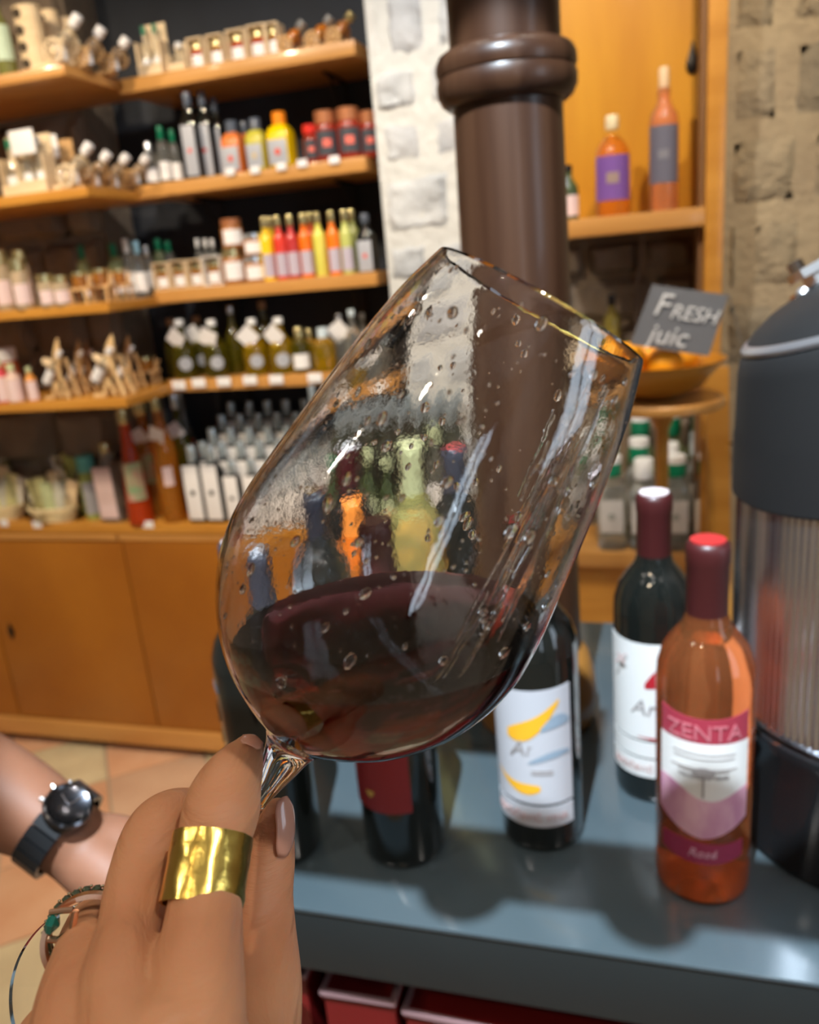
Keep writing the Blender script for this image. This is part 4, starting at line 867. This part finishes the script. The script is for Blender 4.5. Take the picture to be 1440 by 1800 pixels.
# bottles in front of the pillar, on the right counter, seen through the glass
GL = mat('pale_green_label', (.50, .60, .38), .5); DGRN = mat('dark_green_glass', (.05, .08, .03), .08, coat=.5)
for i, (px, yt, Y, w, g, c, l, lb) in enumerate(((566, 790, 1.822, 34, DGRN, GREENCAP, 'dark green bottle with a pale green label, far left seen through the glass', GL), (600, 782, 1.850, 34, DGRN, GREENCAP, 'dark green bottle second from the left through the glass', GL), (640, 785, 1.820, 38, DGRN, GL, 'green bottle with a wide pale green label in the middle of the glass', GL), (676, 800, 1.850, 34, DGRN, GL, 'green bottle with a pale label just left of the gold capsule', GL),
        (728, 770, 1.855, 36, GREENL, GL, 'pale green bottle behind the gold-capsuled wine bottle', GL), (766, 748, 1.850, 36, CLR, GL, 'clear bottle with a round pale green top left of the column', TAGW), (790, 800, 1.820, 34, CLR, WHITECAP, 'clear bottle with a white cap touching the view of the column', TAGW), (740, 806, 1.822, 32, CLR, SILCAP, 'clear bottle with a silver cap in front of the round green top', TAGW))):
    bottle(px, yt, Y, .80, w*.92, 'bottle', g, c, l, group='bottles behind the tilted glass', lab=lb, labz=(.08, .52), neck=None, capr=.6)
NB = [mat('smoke_bottle', (.06, .07, .05), .1, coat=.5), mat('silver_blue_cap', (.42, .50, .56), .3, metal=.5)]
k = 0
for r_ in range(3):
    for c in range(9):
        px = 545+c*31+r_*9 
        if px > 812: continue
        if Xat(px, 1.88, .9) < -.83: continue
        bottle(px, 706-r_*14, 1.874+r_*.031, .80, 20, 'slim', NB[0], NB[1], 'dark silver-capped bottle before the white pillar, %s from the left, %s row' % (ORD[c], ('front', 'middle', 'back')[r_]), group='dark bottles before the white pillar', lab=None, capr=.6, seg=14)
o = MB().tube([(Xat(650, 1.83, .85)+.045*(1-math.cos(PI*k/16)), 1.83, .802+.085*math.sin(PI*k/16)) for k in range(17)], .005, 8).build('basket_handle', TANW, None, label='curved tan wicker handle on the counter seen through the glass', cat='handle')
# --- spirits at the right
sp = []
for i, (px, yt, Y, g, c, l) in enumerate(((1132, 806, 1.835, CLR, WHITECAP, 'clear spirit bottle with a white-topped cap, left of the front three'), (1188, 800, 1.835, CLR, GREENCAP, 'clear spirit bottle with a green cap, middle of the front three'), (1243, 795, 1.835, CLR, GREENCAP, 'clear spirit bottle with a green cap, right of the front three'),
      (1076, 800, 1.835, CLR, GREENCAP, 'clear spirit bottle half hidden behind the right wall of the glass'),
      (1124, 770, 1.893, CLR, GREENCAP, 'clear spirit bottle in the second row, left'), (1176, 778, 1.893, CLR, WHITECAP, 'clear spirit bottle in the second row, middle, white cap'), (1228, 758, 1.893, CLR, SILCAP, 'clear spirit bottle in the second row, right, pale cap'), (1072, 775, 1.893, CLR, GREENCAP, 'clear spirit bottle in the second row behind the glass wall'),
      (1126, 722, 1.95, GREENL, GREENCAP, 'tall spirit bottle in the back row, left green cap'), (1179, 716, 1.95, GREENL, GREENCAP, 'tall spirit bottle in the back row, middle green cap'), (1232, 712, 1.95, GREENL, GREENCAP, 'tall spirit bottle in the back row, right green cap'))):
    bottle(px, yt, Y, .80, 50, 'spirit', g, c, l, group='spirit bottles by the juice machine', lab=PAPER, labz=(.20, .55), sup=4, capr=.66, capf=.79, depth=.72, emblem=mat('grey_emblem', (.35, .36, .33), .6))
bottle(1156, 672, 1.993, .80, 24, 'flask', CLR, mat('pewter_cap', (.45, .45, .45), .3, metal=.9), 'tallest spirit bottle with a pewter cap behind the green-capped ones')
# --- cabinet shelf
ZC = 1.524
e = bottle(1077, 203, 1.86, ZC, 60, 'chubby', AMBER, mat('cream_cap', (.82, .70, .45), .35), 'stout amber bottle with a purple label on the cabinet shelf', lab=mat('purple_label', (.20, .09, .36), .45), labz=(.16, .60), laba=1.15, capr=.38, capf=.86, emblem=mat('bronze_print', (.35, .25, .22), .5), seg=28)
bottle(1167, 118, 1.86, ZC, 50, 'slim', solidglass('pink_amber', (.95, .45, .22)), mat('cork_wood', (.80, .58, .36), .5), 'tall rosé bottle with a grey label and cork on the cabinet shelf', lab=mat('slate_label', (.14, .14, .19), .45), labz=(.20, .60), laba=1.15, capr=.36, capf=.84, emblem=mat('dull_silver_print', (.22, .22, .26), .5), seg=28)
bottle(1000, 290, 1.85, ZC, 34, 'bottle', DGRN, BLKGLASS, 'dark bottle with a pink-white label half hidden by the column', lab=LPINK, labz=(.08, .45), laba=1.2)
bottle(1076, 518, 1.97, Zat(628, Xat(1076, 1.97, 1.3), 1.97), 28, 'slim', solidglass('olive_oil_glass', (.35, .28, .06), .4), BLACKG, 'small dark-capped bottle standing on the ledge in the niche')
zl = Zat(628, Xat(1076, 1.97, 1.3), 1.97)
o = MB().box(-.195, .10, 1.93, 2.02, zl-.03, zl-.0005, .004).build('stone_ledge', mat('pale_stone_ledge', (.50, .42, .30), .9, bump=(30, .004)), None, label='pale stone ledge in the niche below the cabinet shelf', cat='ledge')
#==WINE GLASS
# axis through two image points at true distances; base of the bowl 0.207 m from the lens
V1, V2 = ray(500, 1330), ray(947, 545)
PB = CAM+V1*.207; PR = CAM+V2*(.207*.888043); AXG = (PR-PB).normalized()
side = AXG.cross(Vector((0, 0, 1))).normalized(); q3 = side.cross(AXG)
MG = Matrix.Identity(4)
for i in range(3): MG[i][0] = side[i]; MG[i][1] = q3[i]; MG[i][2] = AXG[i]; MG[i][3] = PB[i]
OUT = [(-15.6, 2.05), (-9.5, 3.2), (-3.1, 4.9), (1.5, 6.0), (4.67, 7.4), (6.9, 9.2), (9.3, 12.2), (13.9, 18.6), (20.7, 26.3), (30.4, 33.3), (40.6, 37.5), (49.3, 39.1), (56.3, 39.1), (64.3, 38.3), (85.4, 35.2), (100.6, 32.6), (113.9, 29.8), (125.6, 26.1)]
def catmull(P, n=5):
    o = []
    for i in range(len(P)-1):
        a = P[max(i-1, 0)]; b = P[i]; c = P[i+1]; d = P[min(i+2, len(P)-1)]
        for k in range(n):
            t = k/n
            o.append(tuple(.5*((2*b[j])+(-a[j]+c[j])*t+(2*a[j]-5*b[j]+4*c[j]-d[j])*t*t+(-a[j]+3*b[j]-3*c[j]+d[j])*t**3) for j in (0, 1)))
    o.append(P[-1]); return o
outc = [(r/1000, z/1000) for z, r in catmull(OUT)]
INN = [(6.0, .05), (6.15, 2.5), (6.9, 5.6), (9.0, 9.6), (13.4, 15.7), (20.3, 24.6), (30.2, 32.1), (40.6, 36.4), (49.3, 38.05), (56.3, 38.05), (64.3, 37.25), (85.4, 34.2), (100.6, 31.6), (113.9, 28.8), (125.5, 25.2)]
innc = [(r/1000, z/1000) for z, r in catmull(INN)]
GLS = mat('clear_crystal', (1, 1, 1), 0.0, trans=1, ior=1.46)
GLB = mat('clear_crystal_wet', (1, 1, 1), 0.0, trans=1, ior=1.46, bump=(75, .00014))
eg = empty('wine_glass', (0, 0, 0), 'large tilted stemmed wine glass held in the foreground, wet with droplets', 'wine glass'); eg.matrix_world = MG
SEG = 128
i0 = next(i for i, p in enumerate(outc) if p[1] >= -.0156+1e-9)
bowl = outc[i0:]+[(.0258, .1262), (.0255, .1262)]+innc[::-1]
MB().lathe(bowl, SEG, cap=False).build('bowl', GLB, eg)
FL = -.0835
stem = [(.0352, FL), (.0356, FL+.0007), (.0350, FL+.0013), (.020, FL+.0028), (.009, FL+.0052), (.0045, FL+.0095), (.0026, FL+.018), (.0019, FL+.034), (.00185, -.030)]
MB().lathe([(.0001, FL+.0003), (.0200, FL+.0002)]+stem[:6]+[stem[5]], SEG, cap=False).build('foot', GLS, eg)
st2 = [(z*1000, r*1000) for r, z in stem[5:]]+[(-15.6, 2.05)]
MB().lathe([(r/1000, z/1000) for z, r in catmull(st2, 4)]+([outc[i0]] if False else []), 48, cap=False).build('stem', GLS, eg)
# wine: inner volume cut by the level plane
bm = bmesh.new(); mbw = MB().lathe([(.0001, .00608)]+[(r+.00012, z) for r, z in innc if z > .0061], SEG, cap=False)
for v in mbw.v: bm.verts.new(MG @ v)
bm.verts.ensure_lookup_table()
for f in mbw.f: bm.faces.new([bm.verts[i] for i in f])
lv = atD(712, 1165, .2); 
# level: plane through the axis point seen at pixel (712,1165)
d = ray(712, 1165)
A = [[AXG.dot(AXG), -AXG.dot(d)], [AXG.dot(d), -d.dot(d)]]; w0 = PB-CAM
det = A[0][0]*A[1][1]-A[0][1]*A[1][0]; b0, b1 = -AXG.dot(w0), -d.dot(w0)
kk = (b0*A[1][1]-A[0][1]*b1)/det
LEVEL = (PB+AXG*kk).z+.0005
geom = bm.verts[:]+bm.edges[:]+bm.faces[:]
bmesh.ops.bisect_plane(bm, geom=geom, plane_co=(0, 0, LEVEL), plane_no=(0, 0, 1), clear_outer=True)
ed = [e_ for e_ in bm.edges if e_.is_boundary and all(abs(v.co.z-LEVEL) < 1e-5 for v in e_.verts)]
bmesh.ops.contextual_create(bm, geom=ed)
mw = MB(); mw.bm(bm)
wv = mw.build('red_wine', mat('red_wine', (.95, .42, .40), .0, trans=1, ior=1.34, vol=((.60, .10, .07), 150)), None, label='dark red wine lying level in the tilted glass', cat='wine')
# droplets clinging to the inside of the bowl
rd = random.Random(4); dr = MB()
def inner_r(z):
    for (ra, za), (rb, zb2) in zip(innc, innc[1:]):
        if za <= z <= zb2: return ra+(rb-ra)*(z-za)/(zb2-za+1e-9)
    return innc[-1][0]
cnt = 0
while cnt < 430:
    z = rd.uniform(.03, .123); a = rd.uniform(0, 2*PI); r = inner_r(z)
    P = MG @ Vector((r*math.cos(a), r*math.sin(a), z))
    if P.z < LEVEL+.004: continue
    cnt += 1
    s = rd.choice((.00018, .00022, .00026, .0003, .00035, .0004, .0004, .0005, .0006, .0009, .0012))*rd.uniform(.8, 1.15)
    N = Vector((math.cos(a), math.sin(a), 0)); T = Vector((-math.sin(a), math.cos(a), 0)); K = Vector((0, 0, 1))
    el = rd.uniform(1, 1.9)
    vs = []; fs = []
    ph = rd.uniform(-.4, .4); T2 = T*math.cos(ph)+K*math.sin(ph); K2 = K*math.cos(ph)-T*math.sin(ph)
    base = Vector((r*math.cos(a), r*math.sin(a), z))+N*.00005
    for j, (q, h_) in enumerate(((1, 0), (.85, .3), (.5, .52))):
        for k in range(8):
            b_ = 2*PI*k/8; vs.append(base+T2*(s*q*math.cos(b_))+K2*(s*el*q*math.sin(b_))-N*(s*h_*1.0))
    vs.append(base-N*s*.62)
    for j in range(2):
        for k in range(8): fs.append((j*8+k, j*8+(k+1) % 8, (j+1)*8+(k+1) % 8, (j+1)*8+k))
    for k in range(8): fs.append((16+k, 16+(k+1) % 8, 24))
    fs.append(tuple(range(7, -1, -1)))
    dr.add(vs, fs)
o = dr.build('droplets', mat('water_drop', (1, 1, 1), 0, trans=1, ior=1.33), eg); o['kind'] = 'stuff'
def projpx(P):
    d_ = P-CAM; z_ = d_.dot(CF); return 720+FPX*d_.dot(CR)/z_, 900-FPX*d_.dot(CU)/z_
lg = MB(); cnt = 0  # wine legs added along the right wall to give it bright light streaks
while cnt < 34:
    a = rd.uniform(0, 2*PI); z1_ = rd.uniform(.05, .118); L_ = rd.uniform(.012, .045); z0_ = max(.045, z1_-L_)
    zm = (z0_+z1_)/2; r = inner_r(zm); P = MG @ Vector((r*math.cos(a), r*math.sin(a), zm)); Q = MG @ Vector((0, 0, zm))
    px_, py_ = projpx(P); qx, qy = projpx(Q)
    side_ = ((px_-qx)*.869+(py_-qy)*.495)/(r*FPX/.235)
    if not (.62 < side_ < .99) or (MG @ Vector((r*math.cos(a), r*math.sin(a), z0_))).z < LEVEL+.003: continue
    cnt += 1; pts = []; rs = []; dft = rd.uniform(-.06, .06)
    for k in range(15):
        t = k/14; z_ = z0_+(z1_-z0_)*t; aa = a+dft*t+.008*math.sin(9*t+cnt); rr_ = inner_r(z_)-.00012
        pts.append((rr_*math.cos(aa), rr_*math.sin(aa), z_)); rs.append(.00016+rd.uniform(.0, .00016)+.0004*max(0, .14-t))
    lg.tube(pts, rs, 8)
o = lg.build('light_streak_legs', MATS['water_drop'], eg); o['kind'] = 'stuff'
#==HANDS
def chainmesh(chains, voxel, name, m_, parent, smooth=8, sq=None):
    mb = MB()
    for ch in chains:
        pts = [Vector(c[0]) for c in ch]; rs = [c[1] for c in ch]
        P = []; 
        n = 6
        for i in range(len(pts)-1):
            a, b, c, d = pts[max(i-1, 0)], pts[i], pts[i+1], pts[min(i+2, len(pts)-1)]
            ra, rb, rc, rd_ = rs[max(i-1, 0)], rs[i], rs[i+1], rs[min(i+2, len(pts)-1)]
            for k in range(n):
                t = k/n
                f = lambda a, b, c, d: .5*((b*2)+(c-a)*t+(a*2-b*5+c*4-d)*t*t+(b*3-a-c*3+d)*t**3)
                P.append((f(a, b, c, d), f(ra, rb, rc, rd_)))
        P.append((pts[-1], rs[-1]))
        t0 = (P[1][0]-P[0][0]).normalized(); t1 = (P[-1][0]-P[-2][0]).normalized()
        H0 = [(P[0][0]-t0*P[0][1]*math.sin(q), P[0][1]*math.cos(q)) for q in (1.45, 1.2, .9, .55, .25)]
        H1 = [(P[-1][0]+t1*P[-1][1]*math.sin(q), P[-1][1]*math.cos(q)) for q in (.25, .55, .9, 1.2, 1.45)]
        A_ = H0+P+H1
        mb.tube([p for p, r in A_], [max(r, .0004) for p, r in A_], 24)
    o = mb.build(name, m_, parent)
    md = o.modifiers.new('remesh', 'REMESH'); md.mode = 'VOXEL'; md.voxel_size = voxel; md.use_smooth_shade = True
    ms = o.modifiers.new('smooth', 'SMOOTH'); ms.factor = .6; ms.iterations = smooth
    return o
def C3(px, py, D, rpx): return (atD(px, py, D), rpx*D/FPX)
SKIN = mat('skin', (.50, .215, .105), .5, spec=.35, noise_=((.57, .27, .135), 28, (1, 1, 1)), bump=(75, .0011, (.7, .7, 5)), sss=.35)
SKIN2 = mat('tanned_skin', (.165, .068, .036), .55, spec=.3, noise_=((.20, .085, .048), 20, (1, 1, 1)), sss=.2)
NAIL = mat('fingernail', (.60, .30, .21), .2, coat=.4)
ep = empty('person', atD(330, 1700, .17), 'left hand holding the wine glass by its stem, wide gold ring', 'person')
OFF = -ep.location
def cc(L): return [(p+OFF, r) for p, r in (C3(*q) for q in L)]
index = [(350, 1860, .152, 86), (348, 1720, .163, 82), (356, 1640, .1715, 71), (363, 1570, .178, 64), (373, 1495, .184, 63), (389, 1425, .190, 68), (404, 1378, .195, 58), (426, 1336, .2005, 41), (437, 1317, .203, 28)]
middle = [(222, 1870, .150, 84), (216, 1730, .165, 72), (230, 1640, .179, 60), (249, 1545, .192, 60), (291, 1463, .203, 67), (350, 1446, .218, 54), (405, 1475, .226, 46)]
ring = [(120, 1900, .152, 82), (134, 1770, .168, 72), (150, 1695, .182, 62), (164, 1645, .197, 55), (176, 1628, .212, 50), (235, 1640, .225, 46)]
pinky = [(30, 1950, .160, 64), (60, 1860, .175, 54), (100, 1800, .190, 48), (160, 1770, .205, 44), (230, 1760, .214, 40)]
thumb = [(380, 2000, .160, 120), (430, 1860, .182, 96), (458, 1740, .197, 74), (460, 1640, .2075, 61), (462, 1570, .212, 54), (474, 1500, .2155, 46), (488, 1430, .2175, 28)]
palm = [[(250, 2150, .135, 190), (240, 1960, .146, 120), (300, 1830, .155, 100)], [(150, 2150, .140, 150), (160, 1980, .150, 110), (180, 1850, .158, 84)], [(330, 2150, .140, 170), (340, 1960, .153, 120), (350, 1850, .160, 95)],
        [(90, 2100, .150, 120), (60, 1960, .160, 90), (110, 1850, .166, 80)], [(430, 2150, .150, 120), (420, 2020, .160, 105), (415, 1920, .170, 80)], [(270, 2150, .135, 190), (330, 2500, .12, 260), (380, 2900, .11, 330)]]
hand = chainmesh([cc(q) for q in (index, middle, ring, pinky, thumb)]+[cc(q) for q in palm], .00085, 'hand', SKIN, ep, 10)
# nails
def nail(px, py, D, wpx, hpx, rot, tilt_s, tilt_u, par, name='fingernail', m_=None):
    """curved nail plate; rot turns it in view, tilts turn it away from the viewer"""
    w, h = wpx*D/FPX/2, hpx*D/FPX/2; mb = MB(); vs = []; fs = []
    nu, nv = 10, 12
    for j in range(nv+1):
        v = -1+2*j/nv
        ww = w*(1-max(0, abs(v)-.45)**2*1.1)
        for i in range(nu+1):
            u = -1+2*i/nu; vs.append((ww*u, h*v*(1-.12*u*u*(1 if v > 0 else .6)), .9*w*math.cos(u*1.05)*.6-.15*h*v*v))
    for j in range(nv):
        for i in range(nu): a = j*(nu+1)+i; fs.append((a, a+1, a+nu+2, a+nu+1))
    mb.add(vs, fs)
    B = Matrix.Identity(4)
    for i in range(3): B[i][0] = CR[i]; B[i][1] = CU[i]; B[i][2] = -CF[i]
    M_ = Matrix.Translation(atD(px, py, D)+OFF) @ B @ Matrix.Rotation(math.radians(rot), 4, 'Z') @ Matrix.Rotation(math.radians(tilt_s), 4, 'Y') @ Matrix.Rotation(math.radians(tilt_u), 4, 'X')
    xf(mb, M_); o = mb.build(name, m_ or NAIL, par)
    s = o.modifiers.new('solid', 'SOLIDIFY'); s.thickness = .0006
    return o
nail(442, 1306, .1985, 40, 24, -22, 0, -55, ep)
nail(499, 1452, .2105, 44, 104, -3, 52, -6, ep)
# gold ring on the index finger
GOLD = mat('hammered_gold', (.80, .56, .13), .22, metal=1, bump=(170, .00022))
def ringband(pa, pb, ra, rb, name, m_, par, th=.0011, seg=72, wob=0.00025):
    a = Vector(pa)+OFF; b = Vector(pb)+OFF; t = (b-a).normalized(); s = t.cross(CU).normalized(); u_ = s.cross(t)
    vs = []; fs = []; rnd = random.Random(2); NR = 9
    for j in range(NR+1):
        f = j/NR; c = a.lerp(b, f); r = ra+(rb-ra)*f
        for k in range(seg):
            an = 2*PI*k/seg; w_ = wob*noise.noise(Vector((an*3, f*5, 1)))
            vs.append(c+(s*math.cos(an)+u_*math.sin(an))*(r+th+w_))
    nO = len(vs)
    for j in range(NR+1):
        f = j/NR; c = a.lerp(b, f); r = ra+(rb-ra)*f
        for k in range(seg):
            an = 2*PI*k/seg; vs.append(c+(s*math.cos(an)+u_*math.sin(an))*r)
    for j in range(NR):
        for k in range(seg):
            q = j*seg+k; w_ = j*seg+(k+1) % seg
            fs.append((q, w_, w_+seg, q+seg)); fs.append((nO+q, nO+q+seg, nO+w_+seg, nO+w_))
    for j in (0, NR):
        for k in range(seg):
            q = j*seg+k; w_ = j*seg+(k+1) % seg; fs.append((q, nO+q, nO+w_, w_))
    return MB().add(vs, fs).build(name, m_, par)
ringband(atD(354, 1593, .1768), atD(375, 1470, .1849), .0083, .0083, 'gold_ring', GOLD, ep, .0007)
# rose gold ring with green stone and beaded ring on the ring finger
RG = mat('rose_gold', (.92, .60, .42), .25, metal=1); EMER = mat('green_stone', (.005, .13, .10), .08, coat=.8); OLV = mat('olive_beads', (.05, .065, .035), .15, coat=.7)
A1 = atD(155, 1655, .1875); B1 = atD(158, 1646, .1905)
r1 = ringband(A1, B1, 70*.189/FPX, 69*.19/FPX, 'rose_gold_ring', RG, ep, .0011, 64, 0)
r1['label'] = 'thin rose gold ring with a green stone'
tt = (B1-A1).normalized(); s_ = tt.cross(CU).normalized(); u_ = s_.cross(tt)
cg = A1.lerp(B1, .5)+OFF
sc_ = atD(94, 1624, .185)+OFF
g = MB().lathe([(.0003, -.0014), (.0022, -.0004), (.0023, .0006), (.0016, .0014), (.0002, .0015)], 6, M=Matrix.Translation(sc_) @ (-CR+CU*.25).to_track_quat('Z', 'Y').to_matrix().to_4x4())
g.build('green_stone', EMER, r1, smooth=False)
g = MB().tube([sc_+(-CR*.0008+CU*.0026), sc_+CR*.002+CU*.003, sc_+CR*.0045+CU*.0032], .0007, 8); g.tube([sc_-CR*.0012-CU*.0034, sc_+CR*.001-CU*.0036, sc_+CR*.0042-CU*.0015, sc_+CR*.005+CU*.003], .0008, 8)
g.build('stone_claw', RG, r1)
A2 = atD(160, 1638, .1935)+OFF; r2o = MB(); e2 = MB()
rr = 68*.1935/FPX
NBD = 26
ringo = ringband(atD(159, 1640, .1925), atD(161, 1636, .1950), 65*.1925/FPX, 64*.195/FPX, 'beaded_ring', OLV, ep, .0006, 64, 0)
ringo['label'] = 'dark green beaded ring behind the rose gold one'
for k in range(NBD):
    an = 2*PI*k/NBD; c = A2+(s_*math.cos(an)+u_*math.sin(an))*(rr+.0004)
    bm = bmesh.new(); bmesh.ops.create_icosphere(bm, subdivisions=1, radius=.00125)
    for v in bm.verts: v.co += c
    q_ = MB(); q_.bm(bm); r2o.add(q_.v, q_.f)
    bm = bmesh.new(); bmesh.ops.create_icosphere(bm, subdivisions=1, radius=.00045)
    for v in bm.verts: v.co += A2+(s_*math.cos(an+.12)+u_*math.sin(an+.12))*(rr+.0014)-tt*.0006
    q_ = MB(); q_.bm(bm); e2.add(q_.v, q_.f)
r2o.build('beads', OLV, ringo); e2.build('bead_claws', mat('pale_gold', (.85, .75, .5), .15, metal=1), ringo)
# ---- second person: forearm and hand with a black watch
E2 = empty('person', atD(60, 1430, .56), 'bare forearm and hand with a black wristwatch reaching in from the left edge', 'person')
OFF = -E2.location
arm = [(-900, 1050, .62, 150), (-500, 1190, .60, 130), (-200, 1310, .58, 108), (0, 1400, .57, 86), (90, 1450, .56, 70), (160, 1505, .56, 62), (250, 1580, .55, 72)]
bk = [[(130, 1490, .56, 56), (220, 1560, .55, 66), (300, 1650, .55, 60)], [(150, 1470, .57, 42), (230, 1500, .565, 56), (330, 1590, .56, 52)]]
fg = [[(310, 1560, .56, 30), (380, 1600, .55, 27), (430, 1660, .54, 24), (440, 1710, .53, 20)], [(300, 1610, .56, 30), (370, 1670, .55, 27), (410, 1730, .54, 24), (415, 1780, .53, 20)],
      [(280, 1650, .56, 30), (340, 1720, .55, 27), (370, 1790, .54, 24), (370, 1840, .53, 20)], [(250, 1680, .56, 26), (300, 1760, .55, 24), (320, 1820, .54, 21), (318, 1860, .53, 18)],
      [(250, 1500, .58, 34), (330, 1500, .59, 29), (400, 1530, .59, 25), (440, 1560, .58, 22)]]
chainmesh([cc(q) for q in [arm]+bk+fg], .0028, 'arm', SKIN2, E2, 6)
WB = mat('black_watch_steel', (.025, .026, .028), .25, metal=.6)
ew = E2
# watch strap around the wrist at (105,1457)
wc = atD(103, 1456, .56)+OFF; ad = (atD(160, 1505, .56)-atD(40, 1415, .565)).normalized()
s_ = ad.cross(CF).normalized(); s_ = -s_ if s_.dot(CU) < 0 else s_; f_ = ad.cross(s_).normalized(); f_ = -f_ if f_.dot(CF) > 0 else f_
wr = 73*.56/FPX
wm = MB()
NL = 22
st = empty('wristwatch', (0, 0, 0), None, None); st.parent = E2; st['label'] = 'black metal wristwatch'
for k in range(NL):
    an = 2*PI*(k+.5)/NL
    if abs((an-math.radians(60)+PI) % (2*PI)-PI) < .5: continue
    d_ = s_*math.sin(an)+f_*math.cos(an); tg = s_*math.cos(an)-f_*math.sin(an); c = wc+d_*(wr+.0015)
    MBx = obox(MB(), c, .0098, wr*PI/NL*.93, .0017, ad, tg, d_); MBx.build('strap_link', WB, st)
dd = (s_*math.sin(math.radians(52))+f_*math.cos(math.radians(52))).normalized()
Mw = Matrix.Translation(wc+dd*(wr-.001)+ad*.002) @ dd.to_track_quat('Z', 'Y').to_matrix().to_4x4()
MB().lathe([(q[0]*.82, q[1]) for q in [(.0165, 0), (.0185, .002), (.0185, .007), (.0170, .009), (.0150, .0092)]], 40, M=Mw).build('watch_case', WB, st)
MB().lathe([(q[0]*.82, q[1]) for q in [(.0185, 0), (.0195, .001), (.0190, .003), (.0168, .0042), (.0155, .0035)]], 60, z0=.0065, M=Mw).build('bezel', mat('dark_bezel', (.10, .10, .11), .18, metal=1), st)
MB().lathe([(.0127, 0), (.0127, .0012)], 40, z0=.0085, M=Mw).build('dial', mat('grey_dial', (.07, .07, .075), .3), st)
h_ = MB().box(-.0006, .0006, 0, .009, .0099, .0103); h_.box(0, .011, -.0005, .0005, .0099, .0103); xf(h_, Mw).build('watch_hands', CHROME, st)
for an in (0, 35, -35):
    a = math.radians(an)+PI*.5; d3 = (Mw.to_3x3() @ Vector((math.cos(a), math.sin(a), 0))); c3 = Mw @ Vector((.0160*math.cos(a), .0160*math.sin(a), .005))
    MB().tube([c3-d3*.001, c3+d3*.003], .0018, 12).build('crown', STEEL, st)
MB().lathe([(.0122, 0), (.0123, .0006), (.0001, .0009)], 40, z0=.0104, M=Mw).build('crystal', thin('watch_crystal', (.96, .96, .97)), st)
